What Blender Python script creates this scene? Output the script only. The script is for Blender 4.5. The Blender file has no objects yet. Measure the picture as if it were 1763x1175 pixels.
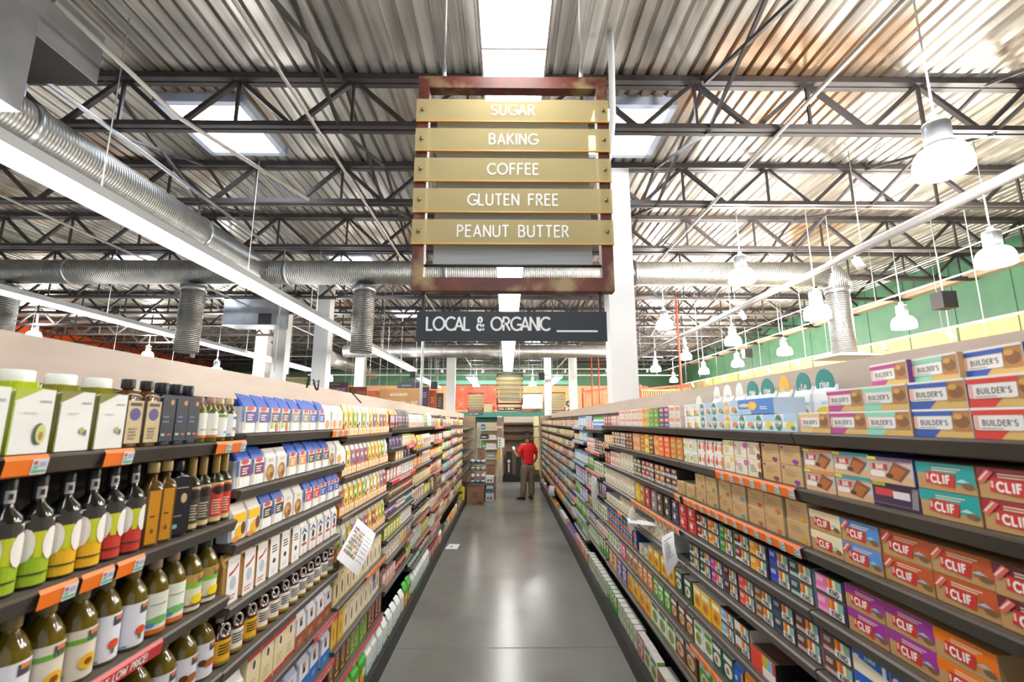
import bpy, bmesh, math, random
from mathutils import Vector, Matrix

# ---------------------------------------------------------------- camera, world, light, exposure
scene = bpy.context.scene
COL = scene.collection
FPX, W_PX, H_PX = 790.0, 1763, 1175
PITCH, YAW, EYE = math.radians(9.94), math.radians(0.616), 2.09
cam_data = bpy.data.cameras.new('camera')
cam_data.sensor_width = 36.0
cam_data.sensor_fit = 'HORIZONTAL'
cam_data.lens = 36.0 * FPX / W_PX
cam_data.clip_start, cam_data.clip_end = 0.05, 200
cam = bpy.data.objects.new('camera', cam_data)
COL.objects.link(cam)
cam.location = (0, 0, EYE)
cam.rotation_euler = (math.radians(90) + PITCH, 0, -YAW)
cam_data.dof.use_dof = True
cam_data.dof.focus_distance = 7.5
cam_data.dof.aperture_fstop = 3.5
scene.camera = cam

world = bpy.data.worlds.new('sky')
scene.world = world
world.use_nodes = True
bgn = world.node_tree.nodes['Background']
bgn.inputs[0].default_value = (0.86, 0.93, 1.0, 1)
bgn.inputs[1].default_value = 0.7            # even fill light added through the open side behind the camera

vs = scene.view_settings
vs.view_transform = 'Standard'
vs.look = 'None'
vs.gamma = 1
vs.use_curve_mapping = False
vs.exposure = 0.12

LIN_E, BULB_E, SKY_E = 13.0, 45.0, 14.0      # brightness of tube diffusers, pendant glass, skylight panes
scene.cycles.max_bounces = 8
scene.cycles.diffuse_bounces = 4
scene.cycles.glossy_bounces = 3
scene.cycles.transmission_bounces = 4
scene.cycles.transparent_max_bounces = 8
scene.cycles.sample_clamp_indirect = 6
scene.cycles.caustics_reflective = False
scene.cycles.caustics_refractive = False

rnd = random.Random(11)
CM = cam.rotation_euler.to_matrix()


def at(px, py, depth):
    """World point on the photo's pixel at an axial depth."""
    v = Vector(((px - W_PX / 2) / FPX * depth, -(py - H_PX / 2) / FPX * depth, -depth))
    return CM @ v + cam.location


# ---------------------------------------------------------------- materials
def lin(h):
    if not isinstance(h, str):
        return tuple(h)
    h = h.lstrip('#')
    o = []
    for i in (0, 2, 4):
        c = int(h[i:i + 2], 16) / 255
        o.append(c / 12.92 if c <= 0.04045 else ((c + 0.055) / 1.055) ** 2.4)
    return tuple(o)


_M = {}


def mat(col, rough=0.5, metal=0.0, emit=0.0, trans=0.0, coat=0.0):
    key = (col, rough, metal, emit, trans, coat)
    if key in _M:
        return _M[key]
    m = bpy.data.materials.new('surface')
    m.use_nodes = True
    b = m.node_tree.nodes['Principled BSDF']
    c = lin(col)
    b.inputs['Base Color'].default_value = (*c, 1)
    b.inputs['Roughness'].default_value = rough
    b.inputs['Metallic'].default_value = metal
    b.inputs['Transmission Weight'].default_value = trans
    b.inputs['Coat Weight'].default_value = coat
    if emit:
        b.inputs['Emission Color'].default_value = (*c, 1)
        b.inputs['Emission Strength'].default_value = emit
    _M[key] = m
    return m


def noise_mat(name, c1, c2, scale=(4, 4, 4), rough=(0.4, 0.6), metal=0.0, detail=5, lo=0.35, hi=0.65, bump=0.0, c3=None, s3=1.0):
    m = bpy.data.materials.new(name)
    m.use_nodes = True
    nt = m.node_tree
    N, L = nt.nodes, nt.links
    b = N['Principled BSDF']
    tc = N.new('ShaderNodeTexCoord')
    mp = N.new('ShaderNodeMapping')
    mp.inputs['Scale'].default_value = scale
    nz = N.new('ShaderNodeTexNoise')
    nz.inputs['Scale'].default_value = 1
    nz.inputs['Detail'].default_value = detail
    cr = N.new('ShaderNodeValToRGB')
    cr.color_ramp.elements[0].position = lo
    cr.color_ramp.elements[1].position = hi
    cr.color_ramp.elements[0].color = (*lin(c1), 1)
    cr.color_ramp.elements[1].color = (*lin(c2), 1)
    L.new(tc.outputs['Object'], mp.inputs[0])
    L.new(mp.outputs[0], nz.inputs['Vector'])
    L.new(nz.outputs[0], cr.inputs[0])
    out = cr.outputs[0]
    if c3:
        n2 = N.new('ShaderNodeTexNoise')
        n2.inputs['Scale'].default_value = s3
        n2.inputs['Detail'].default_value = 6
        L.new(tc.outputs['Object'], n2.inputs['Vector'])
        r2 = N.new('ShaderNodeValToRGB')
        r2.color_ramp.elements[0].position = 0.52
        r2.color_ramp.elements[1].position = 0.68
        mx = N.new('ShaderNodeMix')
        mx.data_type = 'RGBA'
        L.new(n2.outputs[0], r2.inputs[0])
        L.new(r2.outputs[0], mx.inputs[0])
        L.new(out, mx.inputs[6])
        mx.inputs[7].default_value = (*lin(c3), 1)
        out = mx.outputs[2]
    L.new(out, b.inputs['Base Color'])
    mr = N.new('ShaderNodeMapRange')
    mr.inputs['To Min'].default_value, mr.inputs['To Max'].default_value = rough
    L.new(nz.outputs[0], mr.inputs[0])
    L.new(mr.outputs[0], b.inputs['Roughness'])
    b.inputs['Metallic'].default_value = metal
    if bump:
        bp = N.new('ShaderNodeBump')
        bp.inputs['Strength'].default_value = bump
        L.new(nz.outputs[0], bp.inputs['Height'])
        L.new(bp.outputs[0], b.inputs['Normal'])
    return m


def ring_metal(name, col, axis, freq, rough=0.3):
    """Galvanised sheet with fine spiral seams across one object axis."""
    m = noise_mat(name, col, '#9a9a96', (3, 3, 3), (rough, rough + 0.15), 0.85)
    nt = m.node_tree
    N, L = nt.nodes, nt.links
    tc = N.new('ShaderNodeTexCoord')
    wv = N.new('ShaderNodeTexWave')
    wv.wave_type = 'BANDS'
    wv.bands_direction = axis
    wv.inputs['Scale'].default_value = freq
    bp = N.new('ShaderNodeBump')
    bp.inputs['Strength'].default_value = 0.7
    bp.inputs['Distance'].default_value = 0.01
    L.new(tc.outputs['Object'], wv.inputs['Vector'])
    L.new(wv.outputs[0], bp.inputs['Height'])
    L.new(bp.outputs[0], N['Principled BSDF'].inputs['Normal'])
    return m


# ---------------------------------------------------------------- mesh builder
class MB:
    def __init__(self):
        self.v, self.f, self.mi, self.sm, self.mats = [], [], [], [], []

    def m(self, mt):
        if mt not in self.mats:
            self.mats.append(mt)
        return self.mats.index(mt)

    def face(self, pts, mt, smooth=False):
        n = len(self.v)
        self.v += [tuple(p) for p in pts]
        self.f.append(tuple(range(n, n + len(pts))))
        self.mi.append(self.m(mt))
        self.sm.append(smooth)
        return self

    def grid(self, rows, mt, smooth=True, close=False, caps=False):
        """Quads between rows of equal length; close wraps each row."""
        n0, k, i = len(self.v), len(rows[0]), self.m(mt)
        for r in rows:
            self.v += [tuple(p) for p in r]
        for a in range(len(rows) - 1):
            for b in range(k if close else k - 1):
                b2 = (b + 1) % k
                self.f.append((n0 + a * k + b, n0 + a * k + b2, n0 + (a + 1) * k + b2, n0 + (a + 1) * k + b))
                self.mi.append(i)
                self.sm.append(smooth)
        if caps:
            self.f.append(tuple(n0 + b for b in reversed(range(k))))
            self.f.append(tuple(n0 + (len(rows) - 1) * k + b for b in range(k)))
            self.mi += [i, i]
            self.sm += [False, False]
        return self

    def hexa(self, p, mt):
        """Eight corners: bottom four anticlockwise, then top four."""
        n, i = len(self.v), self.m(mt)
        self.v += [tuple(q) for q in p]
        for f in ((3, 2, 1, 0), (4, 5, 6, 7), (0, 1, 5, 4), (1, 2, 6, 5), (2, 3, 7, 6), (3, 0, 4, 7)):
            self.f.append(tuple(n + a for a in f))
            self.mi.append(i)
            self.sm.append(False)
        return self

    def box(self, x0, y0, z0, x1, y1, z1, mt):
        return self.hexa([(x0, y0, z0), (x1, y0, z0), (x1, y1, z0), (x0, y1, z0),
                          (x0, y0, z1), (x1, y0, z1), (x1, y1, z1), (x0, y1, z1)], mt)

    def bar(self, p0, p1, w, h, mt, up=(0, 0, 1)):
        p0, p1 = Vector(p0), Vector(p1)
        d = (p1 - p0).normalized()
        s = d.cross(Vector(up))
        if s.length < 1e-4:
            s = d.cross(Vector((0, 1, 0)))
        s.normalize()
        u = s.cross(d)
        s, u = s * w / 2, u * h / 2
        return self.hexa([p0 - s - u, p0 + s - u, p1 + s - u, p1 - s - u, p0 - s + u, p0 + s + u, p1 + s + u, p1 - s + u], mt)

    def tube(self, pts, r, mt, n=8, caps=True):
        pts = [Vector(p) for p in pts]
        rs = r if isinstance(r, (list, tuple)) else [r] * len(pts)
        rows, ref = [], None
        for i, p in enumerate(pts):
            d = (pts[min(i + 1, len(pts) - 1)] - pts[max(i - 1, 0)]).normalized()
            a = ref if ref is not None else (Vector((0, 0, 1)) if abs(d.z) < 0.9 else Vector((1, 0, 0)))
            s = d.cross(a).normalized()
            u = s.cross(d).normalized()
            ref = u
            rows.append([p + (s * math.cos(t) + u * math.sin(t)) * rs[i] for t in [2 * math.pi * j / n for j in range(n)]])
        return self.grid(rows, mt, True, True, caps)

    def lathe(self, prof, mt, n=16, c=(0, 0), a0=0.0, a1=2 * math.pi, flat=1.0):
        full = abs(a1 - a0 - 2 * math.pi) < 1e-6
        ks = n if full else n + 1
        rows = [[(c[0] + r * math.cos(a0 + (a1 - a0) * j / n), c[1] + flat * r * math.sin(a0 + (a1 - a0) * j / n), z) for j in range(ks)] for r, z in prof]
        return self.grid(rows, mt, True, full, full and prof[0][0] > 0.0005 and prof[-1][0] > 0.0005)

    def mesh(self, name):
        me = bpy.data.meshes.new(name)
        me.from_pydata(self.v, [], self.f)
        for mt in self.mats:
            me.materials.append(mt)
        me.polygons.foreach_set('material_index', self.mi)
        me.polygons.foreach_set('use_smooth', self.sm)
        me.update()
        return me


def obj(name, src, parent=None, loc=(0, 0, 0), rot=(0, 0, 0)):
    me = src.mesh(name) if isinstance(src, MB) else src
    o = bpy.data.objects.new(name, me)
    COL.objects.link(o)
    o.location = loc
    o.rotation_euler = rot
    if parent is not None:
        o.parent = parent
    return o


def tag(o, label, cat, group=None, kind=None):
    o['label'], o['category'] = label, cat
    if group:
        o['group'] = group
    if kind:
        o['kind'] = kind
    return o


def empty(name, loc=(0, 0, 0), rot=(0, 0, 0)):
    o = bpy.data.objects.new(name, None)
    COL.objects.link(o)
    o.location, o.rotation_euler = loc, rot
    return o


def struct(name, src, label=None):
    o = obj(name, src)
    o['kind'] = 'structure'
    if label:
        o['label'] = label
    return o


ORD = ['first', 'second', 'third', 'fourth', 'fifth', 'sixth', 'seventh', 'eighth', 'ninth', 'tenth', 'eleventh', 'twelfth', 'thirteenth',
       'fourteenth', 'fifteenth', 'sixteenth', 'seventeenth', 'eighteenth', 'nineteenth', 'twentieth', 'twenty-first', 'twenty-second',
       'twenty-third', 'twenty-fourth', 'twenty-fifth', 'twenty-sixth']


# ---------------------------------------------------------------- stroke lettering
def arc(cx, cy, rx, ry, a0, a1, n=8):
    return [(cx + rx * math.cos(math.radians(a0 + (a1 - a0) * i / n)), cy + ry * math.sin(math.radians(a0 + (a1 - a0) * i / n))) for i in range(n + 1)]


GL = {
    'A': (.6, [[(0, 0), (.3, 1), (.6, 0)], [(.11, .3), (.49, .3)]]),
    'B': (.5, [[(0, 0), (0, 1), (.25, 1)] + arc(.25, .77, .2, .23, 90, -90, 6) + [(0, .54)], [(.25, .54)] + arc(.25, .27, .25, .27, 90, -90, 6) + [(0, 0)]]),
    'C': (.62, [arc(.42, .5, .42, .5, 50, 310, 12)]),
    'D': (.6, [[(0, 0), (0, 1), (.15, 1)] + arc(.15, .5, .45, .5, 90, -90, 10) + [(0, 0)]]),
    'E': (.42, [[(.42, 1), (0, 1), (0, 0), (.42, 0)], [(0, .55), (.36, .55)]]),
    'F': (.42, [[(.42, 1), (0, 1), (0, 0)], [(0, .55), (.36, .55)]]),
    'G': (.68, [arc(.44, .5, .44, .5, 50, 335, 12) + [(.84, .42), (.5, .42)]]),
    'H': (.52, [[(0, 0), (0, 1)], [(.52, 0), (.52, 1)], [(0, .5), (.52, .5)]]),
    'I': (.04, [[(.02, 0), (.02, 1)]]),
    'J': (.4, [[(.38, 1), (.38, .2)] + arc(.2, .2, .18, .2, 0, -170, 6)]),
    'K': (.5, [[(0, 0), (0, 1)], [(.5, 1), (0, .45)], [(.14, .58), (.5, 0)]]),
    'L': (.4, [[(0, 1), (0, 0), (.4, 0)]]),
    'M': (.7, [[(0, 0), (.08, 1), (.35, .3), (.62, 1), (.7, 0)]]),
    'N': (.55, [[(0, 0), (0, 1), (.55, 0), (.55, 1)]]),
    'O': (.84, [arc(.42, .5, .42, .5, 0, 360, 14)]),
    'P': (.45, [[(0, 0), (0, 1), (.2, 1)] + arc(.2, .74, .24, .26, 90, -90, 6) + [(0, .48)]]),
    'Q': (.84, [arc(.42, .5, .42, .5, 0, 360, 14), [(.55, .25), (.8, -.05)]]),
    'R': (.48, [[(0, 0), (0, 1), (.2, 1)] + arc(.2, .75, .23, .25, 90, -90, 6) + [(0, .5)], [(.2, .5), (.48, 0)]]),
    'S': (.48, [arc(.25, .74, .22, .26, 40, 250, 8) + arc(.24, .25, .24, .25, 80, -140, 8)]),
    'T': (.5, [[(0, 1), (.5, 1)], [(.25, 1), (.25, 0)]]),
    'U': (.54, [[(0, 1), (0, .27)] + arc(.27, .27, .27, .27, 180, 360, 8) + [(.54, 1)]]),
    'V': (.56, [[(0, 1), (.28, 0), (.56, 1)]]),
    'W': (.8, [[(0, 1), (.2, 0), (.4, .75), (.6, 0), (.8, 1)]]),
    'X': (.5, [[(0, 0), (.5, 1)], [(0, 1), (.5, 0)]]),
    'Y': (.52, [[(0, 1), (.26, .5), (.52, 1)], [(.26, .5), (.26, 0)]]),
    'Z': (.5, [[(0, 1), (.5, 1), (0, 0), (.5, 0)]]),
    '&': (.5, [[(.5, .02), (.12, .62)] + arc(.22, .8, .14, .19, 215, -40, 7) + [(.1, .46)] + arc(.2, .24, .2, .24, 120, 330, 7) + [(.48, .42)]]),
    '+': (.4, [[(0, .5), (.4, .5)], [(.2, .3), (.2, .7)]]),
    '!': (.05, [[(.02, 1), (.02, .3)], [(.02, .04), (.02, 0)]]),
    "'": (.05, [[(.03, 1), (.0, .75)]]),
    'r': (.28, [[(0, 0), (0, .62)], [(0, .4)] + arc(.2, .4, .18, .2, 160, 60, 4)]),
    'i': (.05, [[(.02, 0), (.02, .62)], [(.02, .84), (.02, .88)]]),
    's': (.34, [arc(.18, .46, .15, .16, 40, 250, 6) + arc(.17, .16, .17, .16, 80, -140, 6)]),
    'e': (.42, [[(.02, .32), (.4, .32)] + arc(.21, .31, .2, .31, 0, 310, 9)]),
}


def text_w(s, h, gap=.2):
    return sum((.38 if ch == ' ' else GL[ch][0]) + gap for ch in s) * h - gap * h


def text_polys(s, x, y, h, t, align='c', gap=.2, slant=0.0):
    """Ribbon quads of a word; x, y at the baseline's centre (or left end)."""
    if align == 'c':
        x -= text_w(s, h, gap) / 2
    out = []
    for ch in s:
        if ch == ' ':
            x += (.38 + gap) * h
            continue
        w, strokes = GL[ch]
        for st in strokes:
            p = [(x + (a + slant * b) * h, y + b * h) for a, b in st]
            for i in range(len(p) - 1):
                (ax, ay), (bx, by) = p[i], p[i + 1]
                dx, dy = bx - ax, by - ay
                l = math.hypot(dx, dy) or 1
                dx, dy = dx / l * t / 2, dy / l * t / 2
                e = .5
                out.append([(ax + dy - dx * e, ay - dx - dy * e), (bx + dy + dx * e, by - dx + dy * e), (bx - dy + dx * e, by + dx + dy * e), (ax - dy - dx * e, ay + dx - dy * e)])
        x += (w + gap) * h
    return out


def rect(x0, y0, x1, y1):
    return [[(x0, y0), (x1, y0), (x1, y1), (x0, y1)]]


def ell(cx, cy, rx, ry, n=14):
    return [[(cx + rx * math.cos(2 * math.pi * i / n), cy + ry * math.sin(2 * math.pi * i / n)) for i in range(n)]]


def rrect(x0, y0, x1, y1, r, n=4):
    p = []
    for cx, cy, a in ((x1 - r, y0 + r, -90), (x1 - r, y1 - r, 0), (x0 + r, y1 - r, 90), (x0 + r, y0 + r, 180)):
        p += arc(cx, cy, r, r, a, a + 90, n)
    return [p]


def lines(x0, y0, x1, y1, n, seed=1):
    """Small print as thin bars."""
    r = random.Random(seed)
    out, st = [], (y1 - y0) / n
    for i in range(n):
        y = y0 + i * st
        out += rect(x0, y, x0 + (x1 - x0) * r.uniform(.6, 1), y + st * .45)
    return out


def put_art(mb, art, w, h, fn, start=0):
    """Printed shapes over a surface: art = [(polygons in 0..1 of w,h, colour)]; fn(u, v, lift) -> 3-D point."""
    for k, (polys, c) in enumerate(art):
        mt = c if not isinstance(c, str) else mat(c, .45)
        lift = .0005 + .0003 * (k + start)
        for i, p in enumerate(polys):
            mb.face([fn(u * w, v * h, lift + (i % 9) * .00003) for u, v in p], mt)


def T(s, x, y, h, t, asp, **k):
    """Word in 0..1 units of a face whose width/height is asp: h is a share of the face's height."""
    return [[(a / asp, b) for a, b in p] for p in text_polys(s, x * asp, y, h, t, **k)]


def slabs(p, step):
    """A convex polygon cut into upright slices so that it can follow a curved face."""
    out = []
    a = min(q[0] for q in p)
    hi = max(q[0] for q in p)
    if hi - a < step:
        return [p]
    while a < hi - 1e-6:
        b = min(a + step, hi)
        poly = p
        for lim, sg in ((a, 1), (b, -1)):
            new = []
            for i in range(len(poly)):
                (x0, y0), (x1, y1) = poly[i - 1], poly[i]
                i0, i1 = sg * (x0 - lim) >= -1e-9, sg * (x1 - lim) >= -1e-9
                if i0 != i1:
                    t = (lim - x0) / (x1 - x0)
                    new.append((lim, y0 + (y1 - y0) * t))
                if i1:
                    new.append((x1, y1))
            poly = new
        if len(poly) > 2:
            out.append(poly)
        a = b
    return out


def E(cx, cy, rx, ry, n=14):
    return ell(cx, cy, rx, ry, n)


def ray(px, py):
    return CM @ Vector(((px - W_PX / 2) / FPX, -(py - H_PX / 2) / FPX, -1.0))


def on_y(px, py, Y):
    d = ray(px, py)
    return cam.location + d * (Y / d.y)


def on_z(px, py, Z):
    d = ray(px, py)
    return cam.location + d * ((Z - EYE) / d.z)


def on_x(px, py, X):
    d = ray(px, py)
    return cam.location + d * (X / d.x)


# ---------------------------------------------------------------- the building
X0, X1, Y0, Y1, DECK = -20.0, 11.0, -4.0, 31.0, 6.04
m_floor = noise_mat('polished_concrete', '#7b7a74', '#918f88', (1.2, .5, 1), (0.15, 0.30), 0, 7, .3, .7, 0, '#75736d', .7)
m_joint = mat('#55514c', .5)
mb = MB()
mb.face([(X0, Y0, 0), (X1, Y0, 0), (X1, Y1, 0), (X0, Y1, 0)], m_floor)
for y in (4.72, 10.8, 16.2, 22.0):
    mb.face([(X0, y, .0008), (X1, y, .0008), (X1, y + .012, .0008), (X0, y + .012, .0008)], m_joint)
for x in (-8.6, -4.6, 4.9, 8.9):
    mb.face([(x, Y0, .0008), (x + .012, Y0, .0008), (x + .012, Y1, .0008), (x, Y1, .0008)], m_joint)
struct('floor', mb)

m_deck = noise_mat('galvanised_deck', '#8f8982', '#e0dcd5', (7, .35, 1), (0.2, 0.42), 0.72, 7, .32, .68, 0, '#a5876a', .55)
mb = MB()
rows, x, p = [], X0, .16
a, b = [], []
while x < X1:
    for dx, dz in ((0, .036), (.03, .036), (.042, 0), (.148, 0)):
        a.append((x + dx, Y0, DECK + dz))
        b.append((x + dx, Y1, DECK + dz))
    x += p
mb.grid([a, b], m_deck, False)
struct('ceiling', mb)

m_green = noise_mat('green_paint', '#3f6b4d', '#487654', (2, 2, 2), (.5, .6))
m_yel = noise_mat('yellow_paint', '#d9bd72', '#e2c880', (2, 2, 2), (.5, .6))
m_or = mat('#f25a1e', .55)
m_beam = mat('#c9a58a', .5)
m_brick = noise_mat('orange_tile', '#d79a68', '#e6b07e', (3, 3, 30), (.5, .6))
m_teal = mat('#2f6b60', .45)
m_teal2 = mat('#69b39c', .45)
mb = MB()
mb.face([(X1, Y0, 0), (X1, Y1, 0), (X1, Y1, 4.42), (X1, Y0, 4.42)], m_yel)
mb.face([(X1, Y0, 4.42), (X1, Y1, 4.42), (X1, Y1, 6.3), (X1, Y0, 6.3)], m_green)
for k in range(26):                                                    # panel seams
    y = Y0 + 1.35 * k
    mb.box(X1 - .012, y, 2.0, X1, y + (.05 if k % 2 else .02), 6.1, m_green)
struct('wall_right', mb)
struct('trim_1', MB().box(X1 - .25, Y0, 5.38, X1 - .01, Y1, 5.5, m_beam), 'pale steel beam along the green wall')
mb = MB()
mb.face([(X0, Y0, 0), (X0, Y1, 0), (X0, Y1, 6.3), (X0, Y0, 6.3)], m_green)
struct('wall_left', mb)
struct('trim_2', MB().box(X0 + .005, 16, 4.3, X0 + .12, Y1, 6.0, m_or), 'orange painted band on the far side wall')
mb = MB()
mb.face([(X0, Y1, 2.75), (X1, Y1, 2.75), (X1, Y1, 6.3), (X0, Y1, 6.3)], m_green)
mb.face([(X0, Y1, 0), (X1, Y1, 0), (X1, Y1, 2.75), (X0, Y1, 2.75)], m_teal)
struct('wall_back', mb)
struct('trim_3', MB().box(-11.5, Y1 - .10, 2.72, 9.5, Y1 - .005, 4.45, m_brick), 'orange tiled band on the back wall')
struct('trim_4', MB().box(-6.2, Y1 - .3, 4.52, 4.2, Y1 - .005, 4.78, m_teal2), 'pale teal cornice on the back wall')
mb = MB()
mb.box(-6.2, Y1 - .9, 2.35, 6.0, Y1 - .01, 2.68, m_teal)
struct('trim_5', mb, 'dark teal canopy along the foot of the tiled band')

# ---------------------------------------------------------------- roof structure
m_steel = noise_mat('dark_primer', '#3a3636', '#4a4444', (3, 3, 3), (.45, .6), .2)
m_galv = noise_mat('galvanised_sheet', '#a6aab0', '#c3c6ca', (2, 2, 2), (.25, .4), .85)
m_pipe = mat('#b9b4ae', .4, .3)
m_white = mat('#f1f0ee', .5)
JT, JB = DECK - .005, DECK - .68
jy = [4.75 + 1.83 * k for k in range(-2, 15)]
mb_t, mb_b, mb_w = MB(), MB(), MB()
for s in (-1, 1):                                                      # double angles
    mb_t.box(X0, s * .045 - .035, JT - .075, X1, s * .045 + .035, JT - .065 + .06, m_steel)
    mb_b.box(X0, s * .045 - .03, JB, X1, s * .045 + .03, JB + .06, m_steel)
x = X0 + .4
n = 0
while x < X1 - 1.3:
    mb_w.bar((x, 0, JB + .03), (x + .66, 0, JT - .04), .05, .05, m_steel)
    mb_w.bar((x + .66, 0, JT - .04), (x + 1.32, 0, JB + .03), .05, .05, m_steel)
    mb_w.bar((x + .66, 0, JT - .04), (x + .66, 0, JB + .03), .03, .03, m_steel)
    x += 1.32
meshes = [mb_t.mesh('top_chord'), mb_b.mesh('bottom_chord'), mb_w.mesh('web_lattice')]
for k, y in enumerate(jy):
    o = empty('roof_joist', ((k % 2) * .55, y, 0))
    tag(o, 'dark steel bar joist spanning under the roof deck, %s from the shop front' % ORD[k], 'roof joist', 'roof joists')
    for me in meshes:
        obj(me.name, me, o)
BR = [-9.4, -4.65, -1.9, 2.3, 5.6]
NM = ['far over the side aisles', 'over the long duct', 'beside the hanging aisle sign', 'over the snack shelves', 'over the pendant lamps']
m_br = MB().bar((0, 0, JB), (0, 1.83, JT - .05), .035, .035, m_steel).mesh('cross_brace')
m_br2 = MB().bar((0, 0, JT - .05), (0, 1.83, JB), .035, .035, m_steel).mesh('cross_brace')
for q, x in enumerate(BR):
    for k in range(2 if q == 1 else 1, 10):
        o = empty('cross_bracing', (x, jy[k], 0))
        tag(o, 'thin crossed steel braces %s, %s bay back' % (NM[q], ORD[k - 1]), 'brace', 'joist bracing')
        obj('rising_brace', m_br, o)
        obj('falling_brace', m_br2, o)

# thin conduit and sprinkler pipes
def pipe(label, pts, r=.02, m=None, name='conduit_pipe', cat='pipe'):
    return tag(obj(name, MB().tube(pts, r, m or m_pipe, 6)), label, cat)


pipe('long thin grey pipe under the joists above the snack shelves', [(3.1, Y0, JB - .02), (3.1, Y1, JB - .02)], .024)
pipe('long thin grey pipe under the joists beside the hanging aisle sign', [(-2.15, Y0, JB - .016), (-2.15, Y1, JB - .016)], .02)
pipe('thin pale pipe running slantwise from the metal box under the roof', [on_z(92, 0, 5.34), on_z(306, 201, 5.34), on_z(531, 344, 5.34)], .025)
pipe('thin grey conduit high over the pendant lamps', [(6.6, Y0, JB - .016), (6.6, Y1, JB - .016)], .018)
pipe('thin grey conduit high beside the green wall', [(8.7, Y0, JB - .016), (8.7, Y1, JB - .016)], .018)
pipe('thin grey conduit far across the side aisles', [(-7.4, Y0, JB - .016), (-7.4, Y1, JB - .016)], .02)
pipe('bent white pipe dropping in front of the white column', [(at(1052, 88, 4.7).x, at(1052, 88, 4.7).y, DECK + .05), at(1052, 88, 4.7), at(1055, 200, 4.9), at(1050, 262, 5.2), at(1044, 288, 5.4)], .035, m_white)
m_red = mat('#d8523a', .5)
for i, (px, py, py2, d) in enumerate(((1017, 590, 690, 20), (1029, 590, 690, 20), (1045, 588, 640, 20), (1163, 505, 700, 13))):
    pipe('thin red upright pipe %s' % ('beyond the white column' if i == 3 else 'between the far columns, %s in the row' % ORD[i]), [at(px, py, d), (at(px, py, d).x, at(px, py, d).y, 0)], .03, m_red)
for i, (py, d) in enumerate(((612, 23), (645, 21))):
    z = at(880, py, d).z
    mb = MB().tube([(-12, d + .3, z), (8, d + .3, z)], .03, m_white, 6)
    for x in (-11, -5.2, 1, 7):
        mb.tube([(x, d + .3, z), (x, d + .3, DECK + .05)], .008, m_white, 5)
    tag(obj('cable_rail', mb), 'long level %s cable rail across the far end of the shop' % ('upper' if i == 0 else 'lower'), 'rail')

# skylights
m_sky = mat((.85, .92, 1.0), .4, 0, SKY_E)
m_curb = mat('#c9d3e6', .5)
SK = [(-3.78, 5.62, 'over the duct beside the aisle sign'), (1.55, 5.62, 'above the white column'), (-8.9, 10.9, 'far out over the side aisle'), (-3.75, 10.9, 'beyond the cross duct'),
      (-3.6, 16.3, 'small in the distance past the vertical duct'), (1.4, 22.5, 'small in the distance behind the dark sign')]
sk_c, sk_p = MB(), MB()
for a_, b_ in (((-.55, -.58), (.55, -.5)), ((-.55, .5), (.55, .58)), ((-.55, -.58), (-.47, .58)), ((.47, -.58), (.55, .58))):
    sk_c.box(a_[0], a_[1], -.06, b_[0], b_[1], .08, m_curb)
sk_p.grid([[(x, y, .02 + .03 * (1 - (x / .5) ** 2) * (1 - (y / .5) ** 2)) for x in (-.48, -.24, 0, .24, .48)] for y in (-.52, -.26, 0, .26, .52)], m_sky)
sk_c, sk_p = sk_c.mesh('curb_frame'), sk_p.mesh('domed_pane')
for x, y, w in SK:
    o = tag(empty('skylight', (x, y, DECK - .05)), 'bright square skylight in the roof deck ' + w, 'skylight', 'roof skylights')
    obj('curb_frame', sk_c, o)
    obj('domed_pane', sk_p, o)

# ducts
m_dy = ring_metal('spiral_duct', '#b4b2ae', 'Y', 9.0)
m_dx = ring_metal('spiral_duct_cross', '#b4b2ae', 'X', 9.0)
m_dz = ring_metal('spiral_duct_drop', '#b4b2ae', 'Z', 9.0)
DH, DYY = 4.92, 8.45
o = tag(empty('air_duct'), 'long round spiral duct running over the side aisle above the strip light', 'duct')
obj('duct_tube', MB().tube([(-4.72, -1.0, DH), (-4.72, DYY - .1, DH)], .25, m_dy, 28), o)
for y in (1.4, 4.0, 6.6):
    obj('joint_band', MB().tube([(-4.72, y, DH), (-4.72, y + .07, DH)], .262, m_galv, 28), o)
    obj('hanger_strap', MB().box(-4.735, y + .02, DH + .25, -4.705, y + .05, DECK - .6, m_galv), o)
pipe('slim silver conduit running above the long round duct', [(-4.35, -1, DH + .33), (-4.35, 7.9, DH + .33)], .025, m_galv)
o = tag(empty('air_duct'), 'round spiral cross duct spanning the aisles behind the hanging sign', 'duct')
obj('duct_tube', MB().tube([(-14, DYY, DH - .03), (6.15, DYY, DH - .03)], .23, m_dx, 28), o)
for x in (-11, -8.3, -4.2, -1.2, 2.4):
    obj('joint_band', MB().tube([(x, DYY, DH - .03), (x + .07, DYY, DH - .03)], .242, m_galv, 28), o)
obj('elbow', MB().tube([(6.1, DYY, DH - .03), (6.25, DYY, DH - .06), (6.33, DYY, DH - .16), (6.35, DYY, DH - .32)], .23, m_dx, 24), o)
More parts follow.
